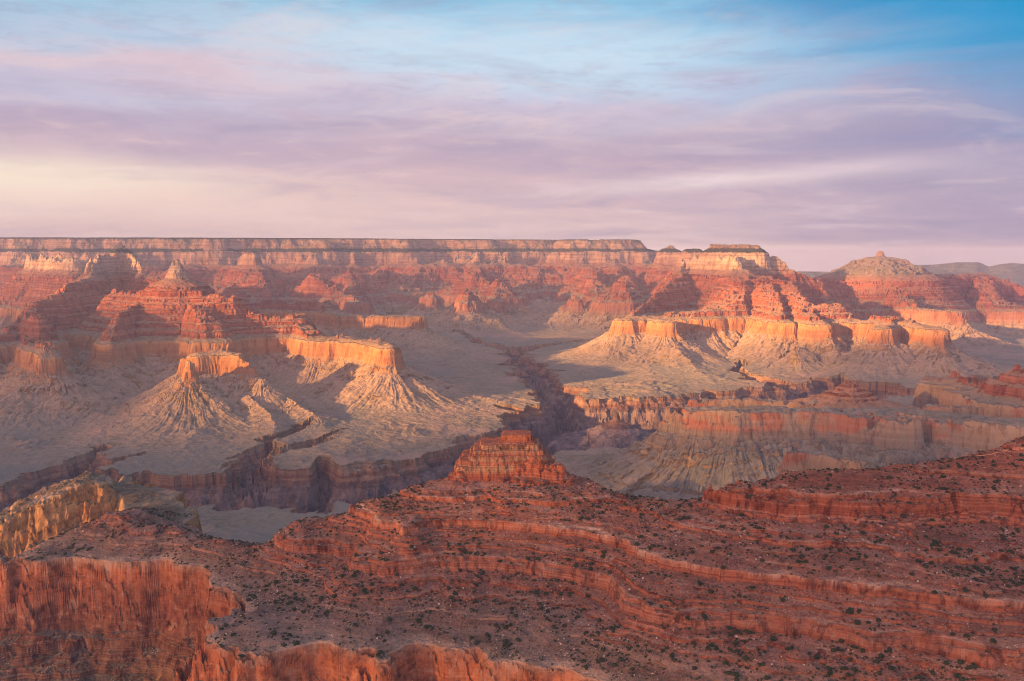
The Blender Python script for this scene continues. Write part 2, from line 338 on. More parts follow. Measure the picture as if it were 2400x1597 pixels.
# ------------------------------------------------------------------ mesh building
def grid_faces(nr, nc, mask=None):
    i = np.arange(nr * nc, dtype=np.int32).reshape(nr, nc)
    f = np.stack([i[:-1, :-1], i[:-1, 1:], i[1:, 1:], i[1:, :-1]], -1).reshape(-1, 4)
    return f if mask is None else f[mask.reshape(-1)]
def make_mesh(name, co, faces, mat, attrs=None, smooth=False):
    used, inv = np.unique(faces, return_inverse=True)
    co = co[used]; faces = inv.reshape(faces.shape).astype(np.int32)
    k = faces.shape[1]
    me = bpy.data.meshes.new(name)
    me.vertices.add(len(co)); me.vertices.foreach_set('co', np.ascontiguousarray(co, np.float32).ravel())
    me.loops.add(faces.size); me.loops.foreach_set('vertex_index', faces.ravel())
    me.polygons.add(len(faces)); me.polygons.foreach_set('loop_start', np.arange(0, faces.size, k, dtype=np.int32))
    me.update(calc_edges=True)
    me.polygons.foreach_set('use_smooth', np.full(len(faces), smooth))
    for an, av in (attrs or {}).items():
        a = me.attributes.new(an, 'FLOAT', 'POINT'); a.data.foreach_set('value', np.ascontiguousarray(av[used], np.float32))
    me.materials.append(mat)
    ob = bpy.data.objects.new(name, me); scn.collection.objects.link(ob)
    return ob
def tag(o, label=None, cat=None, group=None, kind=None):
    if label: o['label'] = label
    if cat: o['category'] = cat
    if group: o['group'] = group
    if kind: o['kind'] = kind
    return o
def slope_attr(X, Y, Z):
    """true slope from the grid: 0 flat .. 1 vertical"""
    ax = np.gradient(X, axis=1); ay = np.gradient(Y, axis=1); a_z = np.gradient(Z, axis=1)
    bx = np.gradient(X, axis=0); by = np.gradient(Y, axis=0); b_z = np.gradient(Z, axis=0)
    nx = ay * b_z - a_z * by; ny = a_z * bx - ax * b_z; nz = ax * by - ay * bx
    return 1 - np.abs(nz) / np.sqrt(nx * nx + ny * ny + nz * nz + 1e-9)

# ================================================================== MIDDLE AND FAR CANYON (one height field, cut into landforms)
NC = int(1180 * Q); NR = int(1500 * Q)
tanx = np.linspace(-0.72, 0.72, NC)
# rows: half even on the picture, half even in log distance
tt = np.linspace(0, 1, 4000)
yy = 2100 * (27000 / 2100) ** tt
dens = np.gradient(tt, yy) * 0.75 + 0.25 * (1 / yy**2) / np.trapz(1 / yy**2, yy)
cum = np.concatenate([[0], np.cumsum((dens[1:] + dens[:-1]) / 2 * np.diff(yy))]); cum /= cum[-1]
yr = np.interp(np.linspace(0, 1, NR), cum, yy)
Y, TX = np.meshgrid(yr, tanx, indexing='ij'); X = (Y * TX)
X = X.astype(np.float32); Y = Y.astype(np.float32)

dip = lambda Y, X=0: np.clip(0.0085 * (Y - 7000), -40, 75) - 90 * sstep(X, 3300, 4400) * sstep(Y, 9800, 10800)
# domain warp
wx = X + 150 * fbm(X, Y, 1500, 3, .5, 1) + 45 * fbm(X, Y, 330, 3, .55, 5)
wy = Y + 150 * fbm(X, Y, 1500, 3, .5, 9) + 45 * fbm(X, Y, 330, 3, .55, 13)
warp_w = 0.55
wx = X + (wx - X) * warp_w; wy = Y + (wy - Y) * warp_w

F = []   # (landform, points [(u, v, z or None, Y or None)], half width, stretch)
def feat(land, pts, hw=0.0, k=1.0, rough=1.0):
    P = []
    for p in pts:
        u, v, kind, val = p
        q = at_z(u, v, val) if kind == 'z' else at_Y(u, v, val)
        P.append((float(q[0]), float(q[1]), float(q[2])))
    F.append((land, P, hw, k, rough))
z_ = 'z'; y_ = 'y'
# -- north rim: plateau edge and the spurs that come down from it
feat('north_rim', [(-260, 238.2, y_, 17200), (0, 238.5, y_, 17000), (200, 238.8, y_, 17400), (340, 239.3, y_, 17200), (512, 240.4, y_, 17000), (560, 241.3, y_, 17000), (592, 242.4, y_, 16600)], 900, 1.25, .6)
feat('north_rim', [(640, 252.5, y_, 15700), (660, 257.0, y_, 14500), (684, 259.5, y_, 13000), (700, 258, y_, 11500)], 90, 1.0, .25)
for (u0, u1, v1, Y1, u2, v2, Y2) in [(-60, -45, 262, 13800, -30, 296, 12200), (40, 62, 262, 13600, 80, 295, 12200), (215, 238, 261, 13300, 262, 280, 12000),
                                      (330, 338, 262, 14200, 350, 296, 12500), (470, 476, 263, 13600, 500, 287, 12300), 
                                      (575, 583, 265, 14000, 604, 293, 11900), (612, 622, 267, 13500, 636, 296, 11700)]:
    feat('north_rim', [(u0, 266.0, y_, 15400), (u1, v1 + 7.5, y_, Y1), (u2, v2, y_, Y2)], 40, 1.6, .5)
feat('north_rim', [(240, 262, y_, 13300), (300, 282, y_, 12200), (345, 296, y_, 11400), (368, 306, y_, 11000)], 20, 1.1)
feat('north_rim', [(432, 290, y_, 12400), (440, 300, z_, -600), (478, 300, z_, -600), (500, 301, z_, -600)], 30, 1.0)
feat('north_rim', [(462, 296, y_, 11800), (466, 305, z_, -608)], 60, .8)
feat('north_rim', [(505, 299.5, z_, -590), (560, 299.5, z_, -590), (600, 300, z_, -590), (632, 302, z_, -590)], 30, 1.0)
# -- dark red mesa in the centre
feat('mesa', [(238, 301.5, y_, 9900), (318, 302, y_, 9500)], 110, .8)
feat('mesa', [(318, 306, y_, 9500), (345, 315, z_, -606), (421, 316, z_, -606)], 70, .7, .6)
# -- left temple: peak, white pinnacle and its shelves
feat('temple_ridge', [(127, 246, y_, 9300), (112, 253, y_, 9100), (88, 262, y_, 8700)], 15, .75)
feat('temple_ridge', [(127, 248, y_, 9300), (140, 262, y_, 8900), (150, 275, y_, 8500), (168, 289, y_, 7700)], 0, .8)
feat('temple_ridge', [(100, 262, y_, 8700), (76, 278, y_, 7900), (60, 286, y_, 7500), (33, 303, y_, 7000), (15, 332, y_, 6200), (-20, 346, y_, 5900)], 10, .9)
feat('temple_ridge', [(30, 258.5, y_, 10700), (60, 259, y_, 10500), (85, 261, y_, 10000)], 60, .9)
feat('temple_ridge', [(179.6, 260.2, y_, 7100), (180.5, 264, y_, 7080), (182, 270, y_, 7070)], 24, 1.2, .35)
feat('temple_ridge', [(168, 289.5, y_, 7100), (192, 289.5, y_, 7000)], 10, .7)
feat('temple_ridge', [(113, 291, y_, 7300), (150, 292, y_, 7000), (200, 293, y_, 6900), (231, 296, y_, 6900)], 40, 1.1, .6)
feat('temple_ridge', [(231, 299, y_, 6900), (258, 314, y_, 6850), (301, 317.5, y_, 6900)], 60, .95, .5)
feat('temple_ridge', [(300, 320, y_, 6900), (320, 336, z_, -600), (350, 337, z_, -604), (376, 341, z_, -608), (388, 345, z_, -612)], 60, .7, .7)
feat('temple_ridge', [(150, 296, y_, 7000), (135, 308, y_, 6700), (118, 317, y_, 6400), (108, 340, z_, -600)], 20, .75)
feat('temple_ridge', [(33, 303, y_, 7000), (45, 318, y_, 6300), (36, 335, z_, -585), (32, 353, z_, -610)], 40, .7)
feat('temple_ridge', [(200, 300, y_, 6900), (208, 320, y_, 6500), (215, 334, z_, -600)], 60, .9)
# -- butte with golden top
feat('butte', [(180, 357.5, y_, 5470), (190, 352.3, y_, 5500), (214, 350.3, y_, 5560), (230, 354, y_, 5520)], 30, .75, .5)
feat('butte', [(230, 356, y_, 5500), (244, 366, y_, 5480), (256, 378, y_, 5440)], 10, .8, .5)
feat('butte', [(178, 362, z_, -640), (168, 380, y_, 5500), (166, 391, y_, 5350), (130, 414, z_, -935), (88, 436, z_, -985)], 0, .9)
feat('butte', [(257, 384, z_, -830), (290, 402, z_, -900), (318, 416, z_, -950)], 0, .8)
feat('butte', [(214, 352, y_, 5900), (224, 343, y_, 6350)], 0, .7)
feat('temple_ridge', [(405, 362, y_, 6250), (443, 387, y_, 6000), (493, 401, y_, 5750)], 0, .9)
feat('temple_ridge', [(50, 396, y_, 5200), (85, 412, z_, -940), (130, 428, z_, -985)], 0, .9)
feat('temple_ridge', [(350, 372, y_, 5900), (352, 392, z_, -930), (345, 410, z_, -982)], 0, .9)
feat('butte', [(205, 392, y_, 5200), (198, 418, z_, -950), (185, 446, z_, -990)], 0, .9)
feat('butte', [(240, 395, y_, 5250), (262, 416, z_, -945), (282, 440, z_, -988)], 0, .9)
feat('throne', [(628, 345, y_, 8000), (602, 362, z_, -960), (585, 374, z_, -990)], 0, .9)
feat('throne', [(672, 345, y_, 7800), (690, 364, z_, -940), (716, 384, z_, -990)], 0, .9)
feat('throne', [(942, 342, y_, 7000), (975, 355, z_, -930), (1024, 371, z_, -985)], 0, .9)
feat('throne', [(800, 345, y_, 7600), (790, 362, z_, -940), (770, 374, z_, -985)], 0, .9)
# -- far right throne and its golden front
feat('throne', [(712, 244.2, y_, 10400), (757, 245, y_, 10300)], 40, .8, .35)
feat('throne', [(762, 255, y_, 10300), (785, 259.5, y_, 10300), (797, 271, y_, 10300), (823, 281, y_, 10400)], 0, .8, .6)
feat('throne', [(690, 257.0, y_, 10600), (735, 256, y_, 9950), (738, 268, y_, 9650)], 20, .9, .5)
feat('throne', [(738, 270, y_, 9650), (738, 284, y_, 9150), (735, 300, y_, 8800), (700, 311, y_, 8600), (655, 316.5, y_, 8500), (626, 318.3, y_, 8380)], 95, 1.1, .6)
feat('throne', [(655, 318, y_, 8400), (666, 320, y_, 8120)], 50, .9, .6)
feat('throne', [(683, 262, y_, 10800), (668, 284, y_, 9700), (648, 300, y_, 9200), (632, 316, y_, 8700)], 10, .9)
feat('throne', [(738, 284, y_, 9150), (766, 276, y_, 9300), (787, 282, y_, 9100), (802, 300, y_, 8500), (806, 303, y_, 8350), (838, 305.5, y_, 8300)], 50, 1.25, .6)
feat('throne', [(768, 283, y_, 9000), (775, 298, y_, 8550), (782, 313, y_, 8200), (790, 321, z_, -604)], 60, 1.1, .7)
feat('throne', [(838, 308, y_, 8300), (856, 321, y_, 8050), (885, 318, y_, 8000), (905, 322, z_, -590), (936, 328, z_, -606)], 65, .9, .6)
feat('throne', [(885, 320, y_, 8000), (884, 327.5, z_, -606)], 60, .75)
feat('throne', [(810, 306, y_, 8300), (822, 322, z_, -596)], 60, .8)
# -- temple with a small cap on a dome
feat('dome_temple', [(879, 249.6, y_, 11500), (882, 249.8, y_, 11500)], 5, .5, .12)
feat('dome_temple', [(868, 256.6, y_, 11500), (893, 256.8, y_, 11500)], 4, (1.5, 1), .2)
feat('dome_temple', [(855, 260.5, y_, 11500), (880, 257.5, y_, 11450), (902, 260.5, y_, 11500)], 10, (5.0, 1.1), .35)
feat('dome_temple', [(916, 275, y_, 11700), (935, 274.5, y_, 12000), (984, 273.5, y_, 12600), (1024, 286, y_, 12300), (1070, 292, y_, 12300)], 50, .9)
feat('dome_temple', [(881, 272, y_, 11300), (893, 289, y_, 10600), (915, 305, y_, 9900), (934, 309.5, z_, -590), (963, 312.5, z_, -606)], 50, .85)
feat('dome_temple', [(845, 276, y_, 11200), (826, 290, y_, 10500), (832, 300, y_, 9900)], 30, 1.0)
feat('dome_temple', [(984, 276, y_, 12400), (990, 296, y_, 11000), (1003, 304, z_, -590), (1050, 306, z_, -600)], 80, .9)
feat('dome_temple', [(820, 281.5, y_, 10400), (840, 284, y_, 10900), (860, 274, y_, 11300)], 0, .9)
# -- near right mesa, its little red temple and neighbours
feat('cliff_mesa', [(673, 411.5, y_, 3740), (690, 407, y_, 3700), (730, 409.5, y_, 3640), (800, 410.5, y_, 3630), (900, 412.5, y_, 3600), (990, 420, y_, 3380), (1090, 425, y_, 3300)], 60, 1.1, .9)
feat('cliff_mesa', [(690, 399, y_, 3900), (760, 400, y_, 3880), (900, 409.0, y_, 3800), (1000, 412, y_, 3800)], 20, .9, .8)
feat('cliff_mesa', [(845, 416, y_, 3560), (900, 417, y_, 3460)], 40, .6)
feat('buttress', [(940, 375.5, z_, -606), (975, 378, z_, -604), (1000, 384, z_, -606)], 40, .55, .6)
feat('buttress', [(1078, 350, y_, 3700), (1040, 369, y_, 3800), (1020, 382, y_, 3900), (1000, 392, y_, 3950)], 20, 1.1)
feat('buttress', [(975, 392, y_, 4060), (1000, 393, y_, 3960)], 45, .5)
feat('buttress', [(800, 456.5, y_, 2850), (835, 458, y_, 2800), (880, 464, y_, 2750)], 25, .9, 1.2)

Sbest = np.full(X.shape, -9999., np.float32); dbest = np.zeros_like(Sbest); qx = X.copy(); qy = Y.copy(); land_id = np.zeros(X.shape, np.int16); rgh = np.ones_like(Sbest)
LANDS = ['plateau', 'north_rim', 'mesa', 'temple_ridge', 'butte', 'throne', 'dome_temple', 'cliff_mesa', 'red_temple', 'buttress']
SH = float(Sm(-175)); SR = float(Sm(-738))
for land, P, hw, k, rough in F:
    li = LANDS.index(land)
    ws = rough
    ux = X + (wx - X) * ws; uy = Y + (wy - Y) * ws
    for (x0, y0, z0), (x1, y1, z1) in zip(P[:-1], P[1:]):
        R = 1900 * (max(k) if isinstance(k, tuple) else max(k, 1)) + hw + (800 if land == 'north_rim' else 0)
        ylo, yhi = min(y0, y1) - R, max(y0, y1) + R
        r0, r1 = np.searchsorted(yr, [ylo, yhi])
        if r1 - r0 < 2: continue
        sl = slice(r0, r1); a, b = ux[sl], uy[sl]
        vx, vy = x1 - x0, y1 - y0
        t = np.clip(((a - x0) * vx + (b - y0) * vy) / (vx * vx + vy * vy + 1e-6), 0, 1)
        nx, ny = a - (x0 + t * vx), b - (y0 + t * vy)
        d = np.sqrt(nx * nx + ny * ny) + 1e-3
        zt = z0 + t * (z1 - z0) - dip(y0 + t * (y1 - y0), x0 + t * (x1 - x0))
        S0 = Sm(zt); de = np.maximum(d - hw, 0)
        ku, kl = k if isinstance(k, tuple) else (k, k)
        dh = np.maximum(S0 - SH, 0) * ku
        S = np.where(de > dh, np.minimum(S0, SH) - (de - dh) / kl, S0 - de / ku); k = kl
        if land == 'north_rim' and hw > 500:
            d1 = dh; S = np.where(de > d1, np.minimum(S0, SH) - (de - d1) / 3.4, S)
        d2 = np.maximum(np.minimum(S0, SH) - SR, 0) * kl + dh
        if not (land == 'north_rim' and hw > 500):
            S = np.where(de > d2, np.minimum(S0, SR) - (de - d2) / 1.5, S)
        k = (ku, kl)
        bet = S > Sbest[sl]
        rr = 260
        Sbest[sl][bet] = S[bet]; dbest[sl][bet] = np.maximum(d - hw, 0)[bet]; rgh[sl][bet] = rough
        qx[sl][bet] = (x0 + t * vx + nx / d * rr)[bet] ; qy[sl][bet] = (y0 + t * vy + ny / d * rr)[bet]
        land_id[sl][bet] = li
# radial gullies and alcoves
far = np.clip(Y / 7000, .45, 1.35)
amp = np.clip(dbest / 260, 0, 1) * rgh
gul = ridged(qx, qy, 300, 2, .5, 21)
gul2 = ridged(qx + .06 * X, qy + .06 * Y, 85, 3, .6, 25)
z0_ = Zm(Sbest)
cl = sstep(z0_, -745, -735) * (1 - sstep(z0_, -622, -600)); cf_ = 1 - .55 * cl
apr = 1 - sstep(z0_, -745, -700)
Sn = Sbest + np.where(land_id == 1, 210 * fbm(X, Y, 900, 4, .5, 19), 0) + amp * cf_ * (75 * np.where(land_id == 1, .5, 1) * far * (gul - .72) + (7 + 19 * apr) * (gul2 - .68)) 
Sn += rgh * (20 * far * fbm(X, Y, 170, 4, .6, 31)) + rgh * 6 * fbm(X, Y, 40, 2, .6, 35)
z1 = Zm(Sn)
Sn = Sn + 6 * perlin(X / 90, z1 / 38 + Y / 200, 3) + 4 * perlin(X / 40, z1 / 14 + Y / 100, 4)
mm = np.clip(.55 + 1.1 * fbm(X, Y, 520, 4, .6, 37), .1, 1); mm = np.maximum(mm, sstep(z1, -760, -740)); mm = np.maximum(mm, sstep(z1, -965, -985))
zf = Zm(Sn) * mm + (1 - mm) * sum(Zm(Sn + o_) for o_ in (-36, -18, 0, 18, 36)) / 5 + dip(Y, X)
onslope = np.clip((MZ[0] - 0) * 0 + 1, 0, 1)
# little rills on the aprons
rill = ridged(qx + .1 * X, qy + .1 * Y, 38, 2, .6, 41)
zap = zf - dip(Y, X)
apron = sstep(zap, -985, -940) * (1 - sstep(zap, -760, -738))
zf += apron * (9 * (rill - .7) + 8 * (gul2 - .7))
zf += 3.0 * fbm(X, Y, 60, 3, .6, 45)
# base platform
base = -1008 + dip(Y) + 34 * fbm(X, Y, 1500, 3, .5, 51) + 52 * (ridged(wx, wy, 950, 5, .5, 55) - .62) + 16 * (ridged(wx, wy, 300, 4, .55, 53) - .65) + 7 * fbm(X, Y, 120, 4, .6, 57)
ledge = fbm(X, Y, 700, 4, .55, 58)
base += 10 * sstep(ledge, .05, .12) + 8 * sstep(ledge, .35, .40) - 9 * sstep(-ledge, .2, .26)
h = np.clip((zf - base) / 30, -1, 1)
ztot = np.where(zf - base > 30, zf, np.where(zf - base < -30, base, base + 30 * ((h + 1) ** 2) / 4))
land_id[(ztot - base) < 10] = 0
# plateau top beyond the rim
top = (land_id == 1) & (ztot > 280)
# gorges
def carve(pts, hw, depth, zrim=-1003, rough=1.0, cot=1.1, nm=None):
    global ztot, gorge
    P = [at_z(u, v, zrim) for u, v in pts]
    D = np.full(X.shape, 1e9, np.float32); gx = X.copy(); gy = Y.copy(); W = np.full(X.shape, 1., np.float32)
    n = len(P) - 1
    hws = hw if isinstance(hw, (list, tuple)) else [hw] * (n + 1)
    for i in range(n):
        (x0, y0, _), (x1, y1, _) = P[i], P[i + 1]
        r0, r1 = np.searchsorted(yr, [min(y0, y1) - 1500, max(y0, y1) + 1500]); sl = slice(r0, r1)
        if r1 - r0 < 2: continue
        a = X[sl] + .9 * (wx - X)[sl] * rough; b = Y[sl] + .9 * (wy - Y)[sl] * rough
        vx, vy = x1 - x0, y1 - y0
        t = np.clip(((a - x0) * vx + (b - y0) * vy) / (vx * vx + vy * vy), 0, 1)
        nx, ny = a - (x0 + t * vx), b - (y0 + t * vy); d = np.sqrt(nx * nx + ny * ny) + 1e-3
        wv = hws[i] + t * (hws[i + 1] - hws[i]); d = d + (np.mean(hws) - wv)
        bet = d < D[sl]
        D[sl][bet] = d[bet]
        gx[sl][bet] = (x0 + t * vx + nx / d * 250)[bet]; gy[sl][bet] = (y0 + t * vy + ny / d * 250)[bet]
    W = np.mean(hws)
    s = W - D                                     # metres inside the rim
    s = s + rough * (75 * (ridged(gx, gy, 260, 3, .6, 61) - .75) * -1.0 + 40 * fbm(X, Y, 170, 4, .6, 66)) + min(1, W / 220) * 210 * sstep(ridged(gx, gy, 620, 3, .5, 64), .66, .97)
    dd = np.interp(s, [0, 7, 26, 36, 46, 46 + depth * cot, 1e5], [0, 20, 30, 50, 58, depth, depth + 1])
    inside = s > 0
    zz = base - dd + np.where(dd > 70, 1, 0) * ((-95 * (1 - ridged(gx + .35 * X, gy + .35 * Y, 150, 5, .62, 71)) + 34 * fbm(X, Y, 80, 4, .62, 73)) * np.clip((dd - 60) / 60, 0, 1) + 22)
    zz = np.where(dd > 70, np.minimum(zz, base - 58), zz)
    new = np.where(inside & (ztot < base + 60), np.minimum(ztot, zz), ztot)
    gorge |= inside & (new < ztot - 12)
    ztot = new
gorge = np.zeros(X.shape, bool)
carve([(860, 388), (780, 396), (700, 407), (650, 412), (610, 420), (585, 430), (555, 437), (520, 441), (460, 463), (400, 471), (330, 475), (250, 480), (190, 482), (120, 487), (30, 496), (-60, 500)],
      [330, 340, 430, 560, 640, 470, 340, 290, 280, 270, 270, 260, 240, 240, 240, 240], 390)
carve([(512, 352), (522, 362), (535, 374), (556, 392), (580, 410), (600, 424)], [60, 90, 120, 160, 200, 240], 300)
carve([(600, 343), (560, 346), (528, 350), (512, 356)], [30, 50, 70, 90], 90)
carve([(455, 338), (480, 345), (505, 352)], [20, 45, 80], 80)
carve([(100, 449), (80, 460), (58, 472), (46, 488)], [30, 70, 110, 160], 300)
carve([(135, 455), (100, 462), (75, 466)], [15, 40, 60], 90)
carve([(304, 427), (275, 440), (267, 452), (262, 470)], [6, 25, 70, 130], 200)
carve([(345, 430), (310, 445), (275, 452)], [8, 20, 50], 60)
carve([(325, 500), (338, 487), (345, 474)], [20, 60, 110], 220)
carve([(752, 364), (737, 371), (765, 383), (800, 388), (850, 388)], [8, 50, 60, 90, 150], 120)
carve([(1000, 384), (930, 392), (860, 396)], [40, 90, 160], 150)
# lit knob standing in the gorge
kc = at_Y(616.5, 411.6, 5420); kd = np.hypot((X - kc[0]), (Y - kc[1]))
kn = np.interp(kd + 10 * fbm(X, Y, 60, 3, .6, 81) * np.clip(kd / 40, .2, 1), [0, 16, 24, 45, 150, 420, 700], [kc[2], kc[2] - 6, kc[2] - 45, kc[2] - 62, kc[2] - 108, kc[2] - 200, -1500]) 
kn -= 30 * (1 - ridged(X, Y, 140, 3, .6, 83)) * np.clip(kd / 200, 0, 1)
ztot = np.maximum(ztot, np.where(kd < 600, kn, -5000))
pc = at_Y(846, 381, 3900); pd = np.hypot(X - pc[0] - 8, (Y - pc[1]) * 1.25)
pd = pd * (1 + .22 * fbm((X - pc[0]) / (pd + 40) * 300, (Y - pc[1]) / (pd + 40) * 300, 130, 3, .5, 87)) + 5 * fbm(X, Y, 30, 3, .6, 89)
pz = np.interp(pd, [0, 12, 16, 34, 38, 62, 67, 96, 104, 128, 134, 225, 330], [-566, -569, -579, -585, -594, -602, -611, -620, -632, -640, -648, -678, -712]) 
py_ = (pz > ztot) & (pd < 325); ztot = np.where(py_, pz, ztot); land_id[py_] = 8
strat = ztot - dip(Y, X)
strat = np.where(py_, ztot + 120, strat); strat = np.where((land_id == 6) & (Y > 10500) & (X > 3300), np.minimum(strat, -22), strat)
steep = slope_attr(X, Y, ztot)
steep = np.clip(steep * 2.2 - .25, 0, 1.2)
steep = np.where(gorge & (strat < -1012), np.maximum(steep, .75), steep)
co = np.stack([X, Y, ztot], -1).reshape(-1, 3)
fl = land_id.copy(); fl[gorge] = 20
fq = fl[:-1, :-1]
attrs = {'strat': strat.ravel(), 'steep': steep.ravel()}
META = {0: ('desert_platform', 'grey green desert platform between the buttes and the inner gorge'),
        20: ('inner_gorge', 'dark purple brown inner gorge cut into the desert platform'),
        1: ('canyon_rim', 'long level canyon rim with pale cliff band along the skyline'),
        2: ('red_mesa', 'dull red flat mesa in shade in the middle distance'),
        3: ('temple_ridge', 'banded red ridge with a white rock pinnacle and golden end'),
        4: ('golden_butte', 'golden capped butte on a fluted tan apron'),
        5: ('flat_topped_mesa', 'flat topped mesa with glowing orange front below the skyline'),
        6: ('domed_peak', 'domed rock peak with a small pointed cap on the skyline'),
        7: ('cliff_mesa', 'long grey and red cliff mesa behind the red crest'),
        8: ('pyramid_hill', 'small stepped red pyramid hill on the grey mesa'),
        9: ('cliff_buttress', 'red cliff buttress at the right edge beyond the grey mesa')}
for li, (nm, lab) in META.items():
    mk = fq == li
    if mk.sum() < 4: continue
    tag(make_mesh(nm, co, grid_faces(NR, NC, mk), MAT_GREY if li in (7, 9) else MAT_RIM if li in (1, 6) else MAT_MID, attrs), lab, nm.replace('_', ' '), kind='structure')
print('mid done', time.time() - T0)

# -- distant blue plateau on the right
nc, nr = 260, 40
az_ = np.linspace(.18, .85, nc); yr_ = np.linspace(24500, 29000, nr)
YY, AA = np.meshgrid(yr_, az_, indexing='ij'); XX = YY * AA
uu = 1.2 + np.interp(512 + FPX * AA * CP, [650, 797, 833, 905, 910, 930, 953, 975, 985, 995, 1008, 1024, 1100], [274, 270, 270.5, 268, 263.8, 263.4, 261, 261, 265.5, 263, 261.5, 263, 262])
ztop = -(uu - 257.0) / FPX * YY * 1.0
edge = 25800 + 600 * fbm(XX, YY, 3200, 4, .55, 91)
zz = np.where(YY > edge, ztop, ztop - np.minimum((edge - YY) * .9, 1500))
zz = ztop - np.interp(edge - YY, [0, 220, 650, 1800], [0, 260, 420, 1200])
tag(make_mesh('distant_plateau', np.stack([XX, YY, zz], -1).reshape(-1, 3), grid_faces(nr, nc), MAT_FOREST_SHADE, {'strat': (zz * .6 + 100).ravel(), 'steep': np.full(zz.size, .8)}), 'faint blue scalloped plateau on the far right horizon', 'plateau', kind='structure')

# ================================================================== FOREGROUND
NC2 = int(1320 * Q); NR2 = int(1250 * Q)
tx2 = np.linspace(-.74, .74, NC2)
yr2 = 900 * (2700 / 900) ** np.linspace(0, 1, NR2)
Y2, T2 = np.meshgrid(yr2, tx2, indexing='ij'); X2 = (Y2 * T2).astype(np.float32); Y2 = Y2.astype(np.float32)
C = []      # control points (x, y, S)
def cz(z, pts):
    for u, v in pts:
        q = at_z(u, v, z); C.append((q[0], q[1], float(Sf(z))))
def cy(pts):
    for u, v, yv in pts:
        q = at_Y(u, v, yv); C.append((q[0], q[1], float(Sf(q[2]))))
def dup_seg(pts, n):     # densify a polyline
    out = []
    for a, b in zip(pts[:-1], pts[1:]):
        for i in range(n): out.append(tuple(a[j] + (b[j] - a[j]) * i / n for j in range(len(a))))
    return out + [pts[-1]]
# crest (skyline) nodes
CREST = [(282, 531, 1560), (310, 524, 1565), (340, 512, 1580), (365, 499, 1600), (400, 492, 1640), (440, 478, 1670), (458, 471, 1690), (512, 470, 1700), (560, 474, 1695), (602, 485, 1660), (645, 500, 1590), (672, 499, 1570),
         (705, 496, 1545), (735, 482, 1525), (784, 469.5, 1540), (830, 466.5, 1550), (900, 462, 1560), (958, 453, 1555), (1000, 441, 1555), (1024, 432, 1560), (1100, 405, 1600), (1180, 380, 1650)]
cy(CREST)
cy([(245, 540, 1640), (225, 537, 1680), (200, 531, 1720), (160, 522, 1780), (135, 514, 1800), (117, 505, 1810)])
# main ledges
cz(-479, dup_seg([(414, 521), (487, 520.5), (560, 527), (625, 540), (640, 550), (683, 566), (690, 575)], 2))
cz(-479, dup_seg([(692, 573), (742, 570), (813, 580), (868, 589), (915, 595), (958, 601), (1024, 605), (1110, 612)], 2))
cz(-452, [(683, 522), (745, 533), (800, 541), (842, 545), (900, 552), (958, 557), (1024, 560), (1110, 566)])
cz(-452, [(372, 503), (415, 514)])
cz(-395, [(722, 483), (765, 477), (827, 493), (885, 490), (972, 492), (1024, 496), (1110, 500)])
cz(-524, dup_seg([(372, 566), (403, 562), (425, 556), (522, 557), (544, 567), (609, 576), (625, 592), (660, 609), (683, 611)], 2))
cz(-524, dup_seg([(704, 610), (770, 614), (813, 622), (900, 634), (960, 642), (1024, 648), (1110, 655)], 2))
cz(-524, [(345, 562), (372, 552), (362, 540), (320, 534), (285, 533)])
cz(-553, [(360, 590), (403, 590), (450, 586), (480, 584), (530, 592), (590, 607), (640, 625), (690, 645), (740, 652), (800, 662), (860, 670), (940, 676), (1024, 684)])
cz(-579, [(340, 615), (400, 612), (480, 618), (560, 640), (640, 665), (720, 690), (860, 712), (1024, 730)])
# redwall rim, near spur then left wall
cz(-600, dup_seg([(174, 645), (200, 648), (290, 652), (341, 656), (400, 650), (432, 650), (443, 657), (455, 648), (470, 650), (482, 665), (492, 654), (530, 661), (573, 676), (620, 700), (680, 730)], 2))
cz(-740, [(168, 640 + 68), (290, 652 + 92), (430, 745), (573, 790)])
C.append((*(at_z(482, 690, -640)[:2]), float(Sf(-600) + 20)))
cz(-600, [(174, 642), (205, 629), (240, 617), (262, 611), (275, 609), (262, 605), (240, 601), (224, 594), (212, 586), (203, 577), (185, 569), (166, 565), (124, 561), (84, 558), (58, 562), (40, 566), (20, 561), (0, 561), (-60, 556), (-110, 552)])
cz(-590, [(300, 603), (282, 615), (250, 625), (230, 628), (290, 636), (250, 638)])
cz(-575, [(300, 584), (280, 570), (245, 566), (200, 553), (150, 545), (110, 542)])
cz(-560, [(120, 528), (170, 536), (215, 545), (255, 552), (290, 565), (325, 590)])
cz(-592, [(60, 548), (90, 548), (50, 552)])
cy([(117, 505, 1812), (100, 511, 1806), (92, 520, 1780)])
for uu_, vv_ in [(170, 625), (120, 632), (60, 634), (0, 640), (200, 640)]:
    q = at_z(uu_, vv_, -742); C.append((q[0], q[1], float(Sf(-742))))
cz(-790, [(160, 660), (100, 665), (40, 668), (-40, 670), (120, 690), (30, 700)])
cz(-860, [(100, 730), (0, 740), (-90, 730), (150, 720)])
